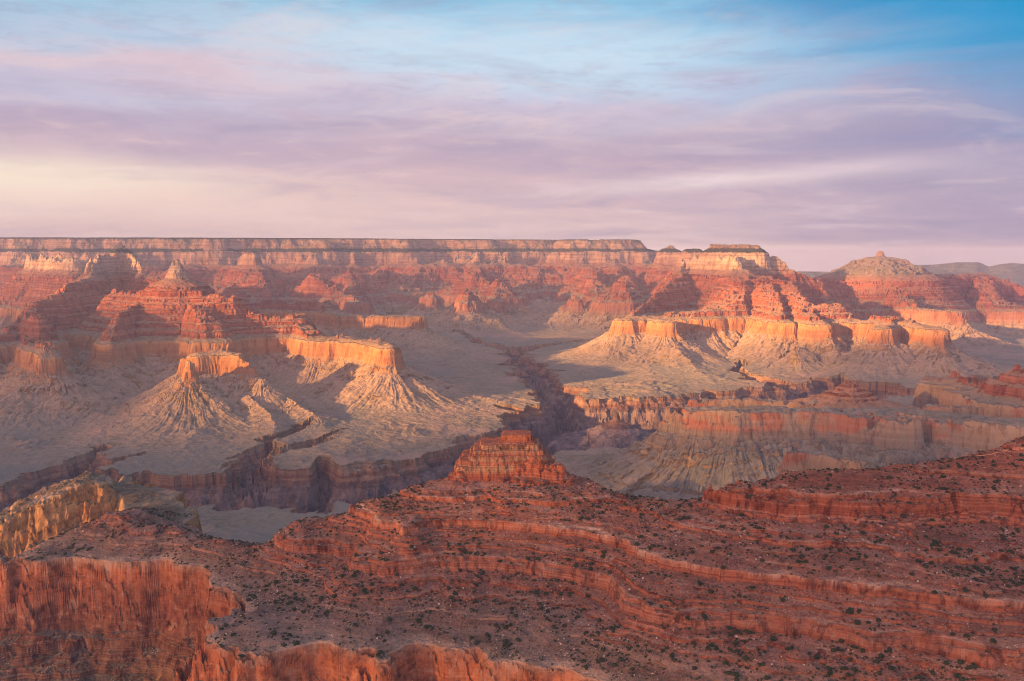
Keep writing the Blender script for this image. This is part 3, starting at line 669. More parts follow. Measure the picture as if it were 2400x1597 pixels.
# bench behind the red peak: promontory and dark mesa
BENCH = [(0, 518.5), (9, 510), (28, 501), (46, 493), (62, 486), (81, 480.5), (100, 481), (106, 486), (130, 481.5), (150, 481.5), (168, 484), (182, 489)]
cz(-597, BENCH)
cz(-592, [(110, 488), (140, 492), (112, 500), (150, 500)])
for u, yv, zc in [(30, 1960, -690), (60, 2050, -685), (0, 1860, -700), (-40, 1800, -705), (45, 1880, -650), (80, 2130, -670), (70, 1950, -635), (20, 1790, -640), (84, 1950, -606), (97, 2060, -618), (-60, 1760, -690)]:
    C.append(((u - 512) / FPX / CP * yv, yv, float(Sf(zc))))
cz(-596, [(178, 505), (190, 515)])
for u, v in BENCH[:7]:
    q = at_z(u, v, -592); C.append((q[0], q[1], float(Sf(-592)))); C.append((q[0] - 16, q[1] - 30, float(Sf(-700)))); C.append((q[0] - 34, q[1] - 64, float(Sf(-728)))); C.append((q[0] + 4, q[1] + 50, float(Sf(-590)))); C.append((q[0] + 8, q[1] + 110, float(Sf(-655)) - 4)); C.append((q[0] + 6, q[1] + 190, float(Sf(-740)) - 30))
for u, v in [(194, 506), (204, 520), (215, 527)]:
    q = at_z(u, v, -650); C.append((q[0], q[1], float(Sf(-740))))
for u, v, yv in [(250, 545, 2100), (320, 520, 2000), (280, 540, 1850), (240, 545, 2400), (400, 500, 2000), (230, 545, 1900)]:
    q = at_z(u, v, -900); X_ = (u - 512) / FPX / CP * yv; C.append((X_, yv, float(Sf(-860))))
# back slopes beyond the crest
for (u, v, yv) in CREST:
    xx = (u - 512) / FPX * yv / CP
    C.append((xx * 1.02, yv + 60, float(Sf(-453) if 420 < u < 700 else Sf(-480)) - 10))
    C.append((xx * 1.03, yv + 200, float(Sf(-600)) - 60)); C.append((xx * 1.06, yv + 520, float(Sf(-1000)))); C.append((xx * 1.1, yv + 1000, float(Sf(-1090)) ))
for u in range(-100, 200, 50):
    for yv, dzz in ((2500, -1000), (2750, -1090)): C.append(((u - 512) / FPX * yv, yv, float(Sf(dzz))))
for u in (-100, -50, -10):
    C.append(((u - 512) / FPX * 2050, 2050, float(Sf(-740)) - 60)); C.append(((u - 512) / FPX * 1850, 1850, float(Sf(-740)) - 20))
C = np.array(C); _, ui = np.unique(np.round(C[:, :2] / 4), axis=0, return_index=True); C = C[ui]
ctr = C[:, :2].mean(0); scl = 400.0
PX = (C[:, :2] - ctr) / scl; n = len(PX)
Dm = np.sqrt(((PX[:, None] - PX[None]) ** 2).sum(-1) + 1e-9)
A = np.zeros((n + 3, n + 3)); A[:n, :n] = Dm - 0.004 * np.eye(n); A[:n, n] = 1; A[:n, n + 1:] = PX; A[n, :n] = 1; A[n + 1:, :n] = PX.T
sol = np.linalg.solve(A, np.concatenate([C[:, 2], [0, 0, 0]]))
# evaluate on a coarse grid, then interpolate
cs = 3; ri = np.arange(0, NR2 + cs, cs); ci = np.arange(0, NC2 + cs, cs)
ryc = np.interp(ri, np.arange(NR2), yr2); cxc = np.interp(ci, np.arange(NC2), tx2)
gy_, gt_ = np.meshgrid(ryc, cxc, indexing='ij'); gx_ = gy_ * gt_
ex = (gx_.ravel() - ctr[0]) / scl; ey = (gy_.ravel() - ctr[1]) / scl
val = sol[n] + sol[n + 1] * ex + sol[n + 2] * ey
for i in range(n): val += sol[i] * np.sqrt((ex - PX[i, 0]) ** 2 + (ey - PX[i, 1]) ** 2 + .003)
val = val.reshape(gx_.shape)
def bil(v):
    r = np.arange(NR2) / cs; c = np.arange(NC2) / cs
    r0 = np.minimum(r.astype(int), v.shape[0] - 2); c0 = np.minimum(c.astype(int), v.shape[1] - 2)
    fr = (r - r0)[:, None]; fc = (c - c0)[None]
    return (v[r0][:, c0] * (1 - fr) * (1 - fc) + v[r0 + 1][:, c0] * fr * (1 - fc) + v[r0][:, c0 + 1] * (1 - fr) * fc + v[r0 + 1][:, c0 + 1] * fr * fc)
S2 = bil(val)
print('rbf', n, time.time() - T0)
zraw = Zf(S2)
red = 1 - sstep(-zraw, 560, 620)
am = .55 + .45 * np.clip((-zraw - 560) / 60, 0, 1)
cliffy = np.clip(np.interp(zraw, FZ, np.concatenate([[1], (np.diff(FZ) / np.diff(FS) > 2).astype(float)])), 0, 1)
nz = (12 + 14 * sstep(-zraw, 500, 560)) * fbm(X2, Y2, 120, 3, .5, 101) * am - 16 * (1 - ridged(X2, Y2, 210, 2, .5, 103)) * sstep(-zraw, 400, 520) + 3.6 * fbm(X2, Y2, 30, 3, .6, 105) + .6 * fbm(X2, Y2, 8, 2, .6, 109)
nz += -14 * (1 - ridged(X2, Y2, 120, 3, .5, 112)) * np.clip((-zraw - 585) / 20, 0, 1)
wallz = sstep(-zraw, 594, 600) * (1 - sstep(-zraw, 745, 760))
nz = nz - wallz * .75 * (3.6 * fbm(X2, Y2, 30, 3, .6, 105) + .6 * fbm(X2, Y2, 8, 2, .6, 109)) + wallz * 9 * fbm(X2, Y2, 170, 2, .5, 107)
calm = sstep(-X2 / Y2, .46, .50) * sstep(Y2, 1830, 1900)
nz = nz * (1 - .75 * calm); wallz = wallz * (1 - calm * .8)
S2n = S2 + nz
# beds pinch and swell: shift heights a little along the strike
zsh = 3.5 * fbm(X2, Y2, 240, 3, .5, 121)
z1 = Zf(S2n)
S2n = S2n + (3.2 + 5 * wallz) * perlin(X2 / 34, z1 / 24 + Y2 / 70, 3) + (1.6 + 2.2 * wallz) * perlin(X2 / 12, z1 / 9 + Y2 / 40, 4) + wallz * 1.2 * perlin(X2 / 5, z1 / 5 + Y2 / 20, 5)
mm = np.clip(1.0 + 1.1 * fbm(X2, Y2, 130, 4, .6, 117), .2, 1); mm = np.maximum(mm, np.clip((-zraw - 580) / 12, 0, 1))
mm = np.maximum(mm, np.exp(-((zraw + 487) / 14) ** 2) * .9); mm = np.maximum(mm, np.exp(-((zraw + 415) / 25) ** 2) * .85); mm = np.maximum(mm, np.exp(-((zraw + 538) / 16) ** 2) * .75)
Z2 = (Zf(S2n) * mm + (1 - mm) * sum(Zf(S2n + o_) for o_ in (-16, -8, 0, 8, 16)) / 5) + zsh
tz = Z2 + 3.0 * perlin(Z2 / 13, Z2 * 0 + .5, 11) + 1.5 * fbm(X2, Y2, 260, 2, .5, 119)
Z2 = Z2 + .95 * np.clip(.45 + 1.1 * fbm(X2, Y2, 85, 4, .6, 116), 0, 1) * (1 - sstep(-Z2, 585, 600)) * 6.2 / 6.2832 * np.sin(6.2832 * tz / 6.2)
Z2 += .8 * fbm(X2, Y2, 17, 4, .65, 131) + 0.35 * fbm(X2, Y2, 3.4, 2, .6, 135)
Uw = 512 + FPX * (X2 / Y2) * CP
BY_ = np.interp(Uw, [-120, 0, 40, 81, 112], [1930, 1975, 2025, 2070, 2120])
BV_ = np.interp(Uw, [-120, 0, 9, 28, 46, 62, 81, 100, 110], [540, 518.5, 510, 501, 493, 486, 480.5, 482, 487])
btop = -(BV_ - 257.0) / FPX * BY_ * 1.005
bd = Y2 - BY_ - 22 * fbm(X2, Y2 * .3, 90, 4, .55, 123) - 8 * perlin(X2 / 26, Y2 / 40, 6) - 4 * perlin(X2 / 9, Y2 / 20, 7)
bw = sstep(bd, -270, -160) * (1 - sstep(Uw, 98, 118))
bprof = btop + np.interp(bd, [-270, -160, -66, -44, -36, -22, -15, -3, 40, 75, 130, 230, 500], [-58, -84, -99, -88, -58, -48, -12, -4, 0, -8, -70, -170, -420])
bd = bd + 9 * perlin(X2 / 22, bprof / 15, 8) + 5 * perlin(X2 / 9, bprof / 6, 9)
bprof = btop + np.interp(bd, [-270, -160, -60, -46, -38, -26, -14, -3, 40, 75, 130, 230, 500], [-58, -84, -99, -86, -70, -48, -14, -4, 0, -8, -70, -170, -420])
bprof = bprof + (7 * fbm(X2, Y2, 60, 4, .6, 125) + 3 * fbm(X2, Y2, 16, 3, .6, 127)) * sstep(bd, -20, 10)
Z2 = Z2 * (1 - bw) + bprof * bw
strat2 = np.where(bw > .4, Z2 - (btop + 592), Z2 - zsh)
cap2 = np.zeros_like(Z2)
for zc_, wd, am_ in [(-395, 2.2, .9), (-452, 1.6, .8), (-479, 2.6, 1.0), (-506, 1.2, .5), (-524, 1.6, .7), (-533, 1.2, .5), (-553, 1.2, .6), (-564, 1.0, .5), (-579, 1.2, .6), (-346, 1.2, .4), (-374, 1.5, .6), (-600, 4.0, .8), (-430, 1.2, .5), (-445, 1.2, .6), (-464, 1.2, .6), (-471, 1.2, .6), (-545, 1.0, .5)]:
    cap2 = np.maximum(cap2, am_ * np.exp(-((strat2 - zc_ - .2 * wd) / (.75 * wd)) ** 2) * np.clip(slope_attr(X2, Y2, Z2) * 5, .25, 1))
cap2 *= np.clip(.55 + .8 * fbm(X2, Y2, 60, 3, .6, 137), 0, 1)
steep2 = np.clip(slope_attr(X2, Y2, Z2) * 1.9 - .12, 0, 1.2)
co2 = np.stack([X2, Y2, Z2], -1).reshape(-1, 3)
at2_ = {'strat': strat2.ravel(), 'steep': steep2.ravel(), 'cap': cap2.ravel()}
# which landform: promontory and dark mesa bench behind the red peak
Uc = 512 + FPX * (X2 / Y2) * CP
bench = (Uc < 236) & (Y2 > np.interp(Uc, [-200, 0, 40, 60, 117, 236], [1760, 1760, 1800, 1840, 1860, 1900])) & (strat2 < -575)
lwall = (~bench) & (strat2 < -596) & (Uc < 262) & (Y2 > 1480 - (Uc > 150) * 60)
bm = bench[:-1, :-1]; allm = np.ones_like(bm)
tag(make_mesh('tan_promontory', co2, grid_faces(NR2, NC2, bm), MAT_TAN, at2_), 'golden tan limestone promontory and dark scrubby mesa behind the red peak', 'promontory', kind='structure')
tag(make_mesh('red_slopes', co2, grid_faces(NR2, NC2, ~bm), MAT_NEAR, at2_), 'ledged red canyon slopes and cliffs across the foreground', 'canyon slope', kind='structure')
def ground(xq, yq, arr=None):
    a = Z2 if arr is None else arr
    c = (np.asarray(xq) / np.asarray(yq) - tx2[0]) / (tx2[1] - tx2[0]); r = np.log(np.asarray(yq) / 900) / np.log(3) * (NR2 - 1)
    c0 = np.clip(c.astype(int), 0, NC2 - 2); r0 = np.clip(r.astype(int), 0, NR2 - 2); fc = np.clip(c - c0, 0, 1); fr = np.clip(r - r0, 0, 1)
    return a[r0, c0] * (1 - fr) * (1 - fc) + a[r0 + 1, c0] * fr * (1 - fc) + a[r0, c0 + 1] * (1 - fr) * fc + a[r0 + 1, c0 + 1] * fr * fc

# -- stepped butte on the crest
YB = 1705.0
def ux(u): return (u - 512) / FPX / CP * YB
def vz(v): return float(at_Y(512, v, YB)[2])
tiers = [(500.8, 532.3, 433.2, 439.5, 34), (497, 536, 440.0, 442, 40), (479, 540, 441.5, 446.5, 52), (471.5, 544.5, 446.5, 451, 60), (467, 548.5, 451.5, 455.5, 64),
         (458.5, 551, 456.0, 460.5, 70), (459.5, 555, 460.8, 465.5, 74), (461, 557, 466, 469.5, 76), (458.5, 558.5, 469.8, 473, 78), (454, 564, 473.6, 476, 84)]
nbx, nby = 620, 330
bx = np.linspace(ux(425), ux(600), nbx); by = np.linspace(YB - 125, YB + 120, nby)
BY, BX = np.meshgrid(by, bx, indexing='ij')
jx = 4.0 * fbm(BX, BY, 34, 4, .6, 141); jy = 5.0 * fbm(BX, BY, 30, 4, .6, 145)
crk = 3.0 * np.clip(1 - ridged(BX, BY, 26, 2, .5, 147) - .1, 0, 1)
BZ = np.full(BX.shape, -900.)
for i, (ul, ur, vt, vb, dpt) in enumerate(tiers):
    xl, xr_ = ux(ul), ux(ur); cx, hx = (xl + xr_) / 2, (xr_ - xl) / 2 * .93
    yc = YB + 6
    qxx = np.abs(BX + jx - cx) - hx + 6; qyy = np.abs(BY + jy - yc) - dpt * .8 + 10
    sd_ = np.hypot(np.maximum(qxx, 0), np.maximum(qyy, 0)) + np.minimum(np.maximum(qxx, qyy), 0) - 8 + crk
    zt_, zb_ = vz(vt), vz(vb)
    ht = zt_ - zb_
    prof = np.interp(sd_, [-30, -6, -.4, 0.0, 2.0, 2.6, 6, 20, 200], [zt_ + 1.2, zt_ + .5, zt_, zt_ - .12 * ht, zt_ - .95 * ht, zb_, zb_ - 1.0, zb_ - (38 if i < 9 else 9), zb_ - 320])
    if i < 1: prof = np.interp(sd_, [-30, -6, -.4, 0.2, 1.4, 2.6, 9, 20, 200], [zt_ + 2.2, zt_ + .5, zt_, zt_ - .3 * ht, zt_ - .9 * ht, zb_, zb_ - 3.4, zb_ - 30, zb_ - 300])
    BZ = np.maximum(BZ, prof)
BZ += .35 * fbm(BX, BY, 5, 3, .6, 151) + .15 * fbm(BX, BY, 1.6, 2, .6, 155)
gz = ground(BX.ravel(), BY.ravel()).reshape(BX.shape)
keep = (BZ > gz - 3)
keep = keep[:-1, :-1] | keep[1:, 1:] | keep[1:, :-1] | keep[:-1, 1:]
bst = np.clip(slope_attr(BX, BY, BZ) * 1.9 - .05, 0, 1.2)
butte_rock = [(-900, (.46, .12, .06)), (-436, (.46, .12, .06)), (-426, (.50, .15, .07)), (-418, (.52, .27, .14)), (-410, (.50, .25, .13)), (-406, (.50, .14, .07)), (-398, (.54, .28, .15)), (-390, (.50, .15, .075)),
              (-384, (.52, .28, .15)), (-374, (.52, .25, .13)), (-368, (.50, .15, .07)), (-362, (.54, .18, .08)), (-350, (.56, .20, .09)), (-300, (.5, .2, .1))]
MAT_BUTTE = rock_material('butte_sandstone', butte_rock, -900, -300, near_tal, near=True, bump_d=2.2, streak_s=0.10, line_s=0.55)
tag(make_mesh('stepped_butte', np.stack([BX, BY, BZ], -1).reshape(-1, 3), grid_faces(nby, nbx, keep), MAT_BUTTE, {'strat': BZ.ravel(), 'steep': bst.ravel()}), 'stepped orange sandstone butte crowning the red crest', 'butte', kind='structure')
print('fg done', time.time() - T0)

# ------------------------------------------------------------------ trail
def simple_mat(name, col, col2=None, scale=1.0, rough=.9):
    m = bpy.data.materials.new(name); m.use_nodes = True; t = NT(m.node_tree)
    g = t.n('ShaderNodeNewGeometry'); nn = t.noise(g.outputs['Position'], scale, 4, .6)
    c = t.mix(t.ss(nn, .35, .65), col, col2 or col)
    b = t.n('ShaderNodeBsdfDiffuse', inp={'Color': c, 'Roughness': .5}); t.n('ShaderNodeOutputMaterial', inp={0: b.outputs[0]})
    return m
tp = np.array(dup_seg([(905, 465.5), (925, 461), (945, 458.6), (962, 456.5), (978, 456.3), (992, 454.5), (1005, 451), (1014, 449.3), (1024, 448.6), (1040, 447.5)], 8))
def hit(u, v):
    """first meeting of the line of sight with the foreground ground"""
    ys = np.linspace(1000, 2300, 1400); a, b, c = ray(u, v); xs = ys * a / b; zs = ys * c / b
    g = ground(xs, ys); k = np.argmax(g > zs)
    return (xs[k], ys[k], g[k]) if g[k] > zs[k] else None
H = [h for h in (hit(u, v) for u, v in tp) if h is not None and h[1] < 1700]
if len(H) > 4:
    H = np.array(H); ker = np.ones(5) / 5
    sx = np.convolve(H[:, 0], ker, 'valid'); sy = np.convolve(H[:, 1], ker, 'valid')
    tdir = np.stack([np.gradient(sx), np.gradient(sy)], 1); tdir /= np.linalg.norm(tdir, axis=1)[:, None] + 1e-9
    rows = []
    for o in np.linspace(-1.3, 1.3, 5):
        xx = sx - tdir[:, 1] * o; yy_ = sy + tdir[:, 0] * o; rows.append(np.stack([xx, yy_, ground(xx, yy_) + .45], 1))
    tag(make_mesh('footpath', np.array(rows).reshape(-1, 3), grid_faces(5, len(sx)), simple_mat('trodden_red_dust', (.60, .22, .11), (.66, .27, .14), .3)), 'pale orange footpath climbing the crest at the right edge', 'footpath', kind='structure')

# ------------------------------------------------------------------ shrubs
def leaf_cluster(r, n, flat=.75, lf=1.0):
    """many small leaf faces through an uneven crown of a few lobes"""
    lob = [(r.uniform(-.45, .45), r.uniform(-.45, .45), r.uniform(.25, .6), r.uniform(.35, .55)) for _ in range(5)] + [(0, 0, .4, .6)]
    V = []; Fc = []
    for i in range(n):
        lx, ly, lz, lr = lob[r.integers(len(lob))]
        d = r.normal(size=3); d /= np.linalg.norm(d); rad = lr * r.uniform(.45, 1.0) ** .6
        c = np.array([lx, ly, lz * flat]) + d * rad * np.array([1, 1, flat]); c[2] = max(c[2], .02)
        a = r.normal(size=3); a /= np.linalg.norm(a); b = np.cross(a, d); b /= np.linalg.norm(b) + 1e-6; a = np.cross(b, d) * .6 + d * .3
        s = r.uniform(.12, .22) * lf; k = len(V)
        V += [c - a * s, c + b * s * .6, c + a * s, c - b * s * .6]; Fc.append((k, k + 1, k + 2, k + 3))
    return np.array(V), np.array(Fc, np.int32)
def leaf_mat(name, c1, c2):
    m = bpy.data.materials.new(name); m.use_nodes = True; t = NT(m.node_tree)
    g = t.n('ShaderNodeNewGeometry'); nn = t.noise(g.outputs['Position'], 1.4, 3, .7)
    b = t.n('ShaderNodeBsdfDiffuse', inp={'Color': t.mix(t.ss(nn, .3, .7), c1, c2)})
    t.n('ShaderNodeOutputMaterial', inp={0: b.outputs[0]}); return m
M_LEAF = leaf_mat('juniper_leaves', (.040, .048, .022), (.075, .08, .04))
M_LEAF2 = leaf_mat('sage_leaves', (.10, .095, .065), (.15, .135, .095))
M_WOOD = simple_mat('grey_bark', (.14, .10, .075), (.20, .15, .11), 3.0)
def trunk_mesh(r):
    V = []; Fc = []
    for (bx_, by_, tx_, ty_, h, w0) in [(0, 0, .05, .02, .5, .07)] + [(0, .0, r.uniform(-.4, .4), r.uniform(-.4, .4), .45, .045) for _ in range(3)]:
        k = len(V)
        for j, (f, ww) in enumerate(((-.3, w0 * 1.2), (0.4, w0 * .8), (1, w0 * .4))):
            for q in range(5):
                an = q * 2 * math.pi / 5; V.append((bx_ + (tx_ - bx_) * max(f, 0) + ww * math.cos(an), by_ + (ty_ - by_) * max(f, 0) + ww * math.sin(an), h * f))
        for j in range(2):
            for q in range(5): Fc.append((k + j * 5 + q, k + j * 5 + (q + 1) % 5, k + j * 5 + 5 + (q + 1) % 5, k + j * 5 + 5 + q))
    return np.array(V), np.array(Fc, np.int32)
def mesh_only(name, V, Fc, mat):
    o = make_mesh(name, V, Fc, mat); me = o.data; bpy.data.objects.remove(o); return me
rs = np.random.default_rng(11)
crowns = [leaf_cluster(rs, 240, .85, 1.35) for _ in range(3)]; trunks = [trunk_mesh(rs) for _ in range(3)]
me_cr = [mesh_only('crown', V, Fc, M_LEAF) for V, Fc in crowns]; me_tr = [mesh_only('trunk', V, Fc, M_WOOD) for V, Fc in trunks]

# scatter on the visible foreground
N = 26000
# sample evenly on the picture, keep where the ground is gentle
N = 60000; cu = rs.uniform(-20, 1044, N); cyv = 900 + rs.uniform(0, 1, N) ** .75 * 1050
cx_ = (cu - 512) / FPX * cyv / CP
gzs = ground(cx_, cyv); gst = ground(cx_, cyv, steep2); gstr = ground(cx_, cyv, strat2)
prob = (gst < .42).astype(float) * np.clip(1.0 + 1.6 * fbm(cx_, cyv, 90, 3, .6, 161), .05, 2)
# more of them low on the red slopes and in the gullies, fewer on the bare crest
prob *= np.interp(gstr, [-900, -620, -600, -560, -500, -450, -400, -300], [.10, .15, .9, 1.0, .85, .75, .6, .5]) * np.interp(cu, [0, 250, 330, 1024], [.55, .7, 1.0, 1.0])
prob *= np.where(gstr < -640, .3, 1)
keepm = rs.uniform(0, 1, N) < prob * .62
onb = (cx_ > ux(456)) & (cx_ < ux(560)) & (np.abs(cyv - YB) < 90)
keepm &= ~onb
cx_, cyv, gzs, cu, gstr = cx_[keepm], cyv[keepm], gzs[keepm], cu[keepm], gstr[keepm]
sizes = np.clip(rs.lognormal(.70, .55, len(cx_)), .9, 5.6)
vv = 340.5 - FPX * (gzs * CP + cyv * SP) / (cyv * CP - gzs * SP)
infr = (cu > 0) & (cu < 1024) & (vv < 681) & (vv > 400)
# visible? march back to the camera a little way
vis = infr.copy()
for f in np.linspace(.55, .995, 60):
    gg = ground(cx_, np.maximum(cyv * f, 901)) if False else ground(cx_ * f, np.maximum(cyv * f, 901))
    vis &= ~((gg > (gzs + sizes) * f) & (cyv * f > 905))
app = np.where(vis, sizes / cyv, 0)
order = np.argsort(-app)
print('shrubs', len(cx_), 'visible', int(vis.sum()))
NB = 290
zone_groups = {}
BANDS = [(-452, 'on the smooth upper slope'), (-485, 'just above the long pale ledge'), (-528, 'just below the long pale ledge'), (-575, 'on the stacked lower ledges'), (-640, 'on the bench above the red wall'), (-9999, 'on the dark scree under the red wall')]
COLS = [(150, 'at far left'), (300, 'left of the low saddle'), (385, 'beside the left spur'), (455, 'down left of the stepped butte'), (570, 'straight below the stepped butte'), (700, 'down right of the stepped butte'), (830, 'under the crest cliff'), (930, 'below the footpath'), (9999, 'by the right edge')]
def place_words(u, st_):
    return next(t_ for z_0, t_ in BANDS if st_ > z_0), next(t_ for u_0, t_ in COLS if u < u_0)
seen_lab = {}
def one_label(base, u, st_, ratio):
    base = '' + base if 'boulder' in base else ('tall ' if ratio > 1.12 else 'low ' if ratio < .88 else 'round ') + base
    b_, c_ = place_words(u, st_); k_ = (base, b_, c_); n_ = seen_lab.get(k_, 0); seen_lab[k_] = n_ + 1
    pre = ['largest ', 'second largest '][n_] if n_ < 2 else ''
    if len(f'{pre}{base} {b_} {c_}'.split()) > 16: c_ = c_.replace('straight ', '').replace('down ', '')
    if len(f'{pre}{base} {b_} {c_}'.split()) > 16: pre = pre.replace('second largest', 'second')
    return f'{pre}{base} {b_} {c_}', (f'{base}s {b_} {c_}')
def zone(u, v, z):
    if u < 300: return 'left'
    if z > -470 and u > 690: return 'crest'
    if u > 640: return 'right'
    return 'mid'
ZL = {'left': ('dark green shrub on the rubbly slope left of the stepped butte', 'shrubs on the left slopes'),
      'crest': ('dark green shrub on the upper red slope right of the stepped butte', 'shrubs on the upper right slope'),
      'right': ('dark green shrub among the lower right red ledges', 'shrubs among the lower right ledges'),
      'mid': ('dark green shrub on the ledged slope below the stepped butte', 'shrubs below the stepped butte')}
root0 = None
for rank, i in enumerate(order[:NB]):
    k = rank % 3
    root = bpy.data.objects.new('shrub', None); scn.collection.objects.link(root)
    root.location = (cx_[i], cyv[i], gzs[i] - .08); root.rotation_euler = (0, 0, rs.uniform(0, 6.28))
    s = sizes[i]; root.scale = (s * rs.uniform(.85, 1.2), s * rs.uniform(.85, 1.2), s * rs.uniform(.7, 1.3))
    lab, gr = one_label('green shrub', cu[i], gstr[i], root.scale[2] * 2 / (root.scale[0] + root.scale[1]))
    tag(root, lab, 'shrub', gr)
    for nm, me in (('crown', me_cr[k]), ('trunk', me_tr[k])):
        c = bpy.data.objects.new(nm, me); scn.collection.objects.link(c); c.parent = root
# the rest: one mass of small shrubs
small = [leaf_cluster(rs, 54, .85, lf=2.0) for _ in range(6)]
rest = order[NB:]
def scatter(name, protos, xs, ys, zs, ss, mat, label, cat, sq=(.8, 1.15)):
    VV = []; FF = []; off = 0
    for i in range(len(xs)):
        V, Fc = protos[i % len(protos)]; a = rs.uniform(0, 6.28); c, s = math.cos(a), math.sin(a); sc = ss[i]
        W = np.empty_like(V); W[:, 0] = (V[:, 0] * c - V[:, 1] * s) * sc + xs[i]; W[:, 1] = (V[:, 0] * s + V[:, 1] * c) * sc + ys[i]; W[:, 2] = V[:, 2] * sc * rs.uniform(*sq) + zs[i]
        VV.append(W); FF.append(Fc + off); off += len(V)
    o = make_mesh(name, np.concatenate(VV), np.concatenate(FF), mat)
    return tag(o, label, cat, kind='stuff')
scatter('scrub', small, cx_[rest], cyv[rest], gzs[rest] - .05, sizes[rest] * .85, M_LEAF, 'small dark scrub bushes dotted over the red slopes', 'scrub')
# grey sage
N2 = 30000
su = rs.uniform(-10, 1034, N2); sy_ = 900 + rs.uniform(0, 1, N2) ** .8 * 1000; sx_ = (su - 512) / FPX * sy_ / CP
kk = (ground(sx_, sy_, steep2) < .5) & (rs.uniform(0, 1, N2) < np.clip(.45 + .9 * fbm(sx_, sy_, 60, 3, .6, 171), 0, 1)) & (ground(sx_, sy_, strat2) > -640)
tiny = [leaf_cluster(rs, 12, .6, lf=2.2) for _ in range(5)]
scatter('sagebrush', tiny, sx_[kk], sy_[kk], ground(sx_[kk], sy_[kk]) - .04, rs.uniform(.7, 1.9, kk.sum()), M_LEAF2, 'grey green low sagebrush speckling the red slopes', 'sagebrush')

# ------------------------------------------------------------------ boulders
def rock_proto(r, lev=1):
    import bmesh
    bm = bmesh.new(); bmesh.ops.create_icosphere(bm, subdivisions=lev, radius=.5)
    V = np.array([v.co[:] for v in bm.verts]); Fc = np.array([[v.index for v in f.verts] for f in bm.faces], np.int32); bm.free()
    for _ in range(5):
        d = r.normal(size=3); d /= np.linalg.norm(d); t = V @ d; cut = r.uniform(.22, .36); V = V - np.outer(np.maximum(t - cut, 0), d)
    V *= np.array([1, r.uniform(.6, .9), r.uniform(.5, .8)]); V += r.normal(size=V.shape) * .02
    V[:, 2] += .12
    return V, Fc
rocks = [rock_proto(rs, 2) for _ in range(8)]; chips = [rock_proto(rs, 1) for _ in range(8)]
M_ROCK = simple_mat('pale_boulder_stone', (.52, .33, .25), (.64, .46, .37), .8)
M_ROCK2 = simple_mat('red_rubble_stone', (.36, .14, .09), (.48, .24, .17), .6)
me_rk = [mesh_only('boulder', V, Fc, M_ROCK) for V, Fc in rocks]
N3 = 52000
su = rs.uniform(-10, 1034, N3); sy_ = 900 + rs.uniform(0, 1, N3) ** .8 * 1020; sx_ = (su - 512) / FPX * sy_ / CP
stt = ground(sx_, sy_, strat2)
kk = (ground(sx_, sy_, steep2) < .5) & (rs.uniform(0, 1, N3) < np.clip(.30 + 1.2 * fbm(sx_, sy_, 75, 3, .6, 181), 0.04, 1)) & (stt > -650)
kk &= ~((sx_ > ux(456)) & (sx_ < ux(560)) & (np.abs(sy_ - YB) < 90))
sx_, sy_ = sx_[kk], sy_[kk]; sz_ = ground(sx_, sy_); ssz = np.clip(rs.lognormal(.30, .5, len(sx_)), .5, 5.0)
vv3 = 340.5 - FPX * (sz_ * CP + sy_ * SP) / (sy_ * CP - sz_ * SP); uu3 = 512 + FPX * sx_ / (sy_ * CP - sz_ * SP)
vis3 = (uu3 > 0) & (uu3 < 1024) & (vv3 < 681)
for f in np.linspace(.6, .992, 50):
    gg = ground(sx_ * f, np.maximum(sy_ * f, 901)); vis3 &= ~((gg > (sz_ + ssz * .5) * f) & (sy_ * f > 905))
od = np.argsort(-np.where(vis3, ssz / sy_, 0)); NBK = 120
RL = {'left': ('pale weathered boulder on the rubbly slope left of the stepped butte', 'boulders on the left slopes'),
      'crest': ('pale weathered boulder on the upper red slope right of the stepped butte', 'boulders on the upper right slope'),
      'right': ('pale weathered boulder among the lower right red ledges', 'boulders among the lower right ledges'),
      'mid': ('pale weathered boulder on the ledged slope below the stepped butte', 'boulders below the stepped butte')}
for rank, i in enumerate(od[:NBK]):
    o = bpy.data.objects.new('boulder', me_rk[rank % 8]); scn.collection.objects.link(o)
    o.location = (sx_[i], sy_[i], sz_[i] - .1); o.rotation_euler = (0, 0, rs.uniform(0, 6.28)); o.scale = (ssz[i],) * 3
    lab, gr = one_label('pale boulder', uu3[i], float(ground(sx_[i:i+1], sy_[i:i+1], strat2)[0]), 1.0); tag(o, lab, 'boulder', gr)
r = od[NBK:]; half = rs.uniform(0, 1, len(r)) < .55
scatter('pale_rubble', chips, sx_[r[half]], sy_[r[half]], sz_[r[half]] - .05, ssz[r[half]], M_ROCK, 'pale rubble scattered over the red slopes', 'rubble')
scatter('red_rubble', chips, sx_[r[~half]], sy_[r[~half]], sz_[r[~half]] - .05, ssz[r[~half]], M_ROCK2, 'broken red rubble scattered over the slopes', 'rubble')
print('scatter done', time.time() - T0)

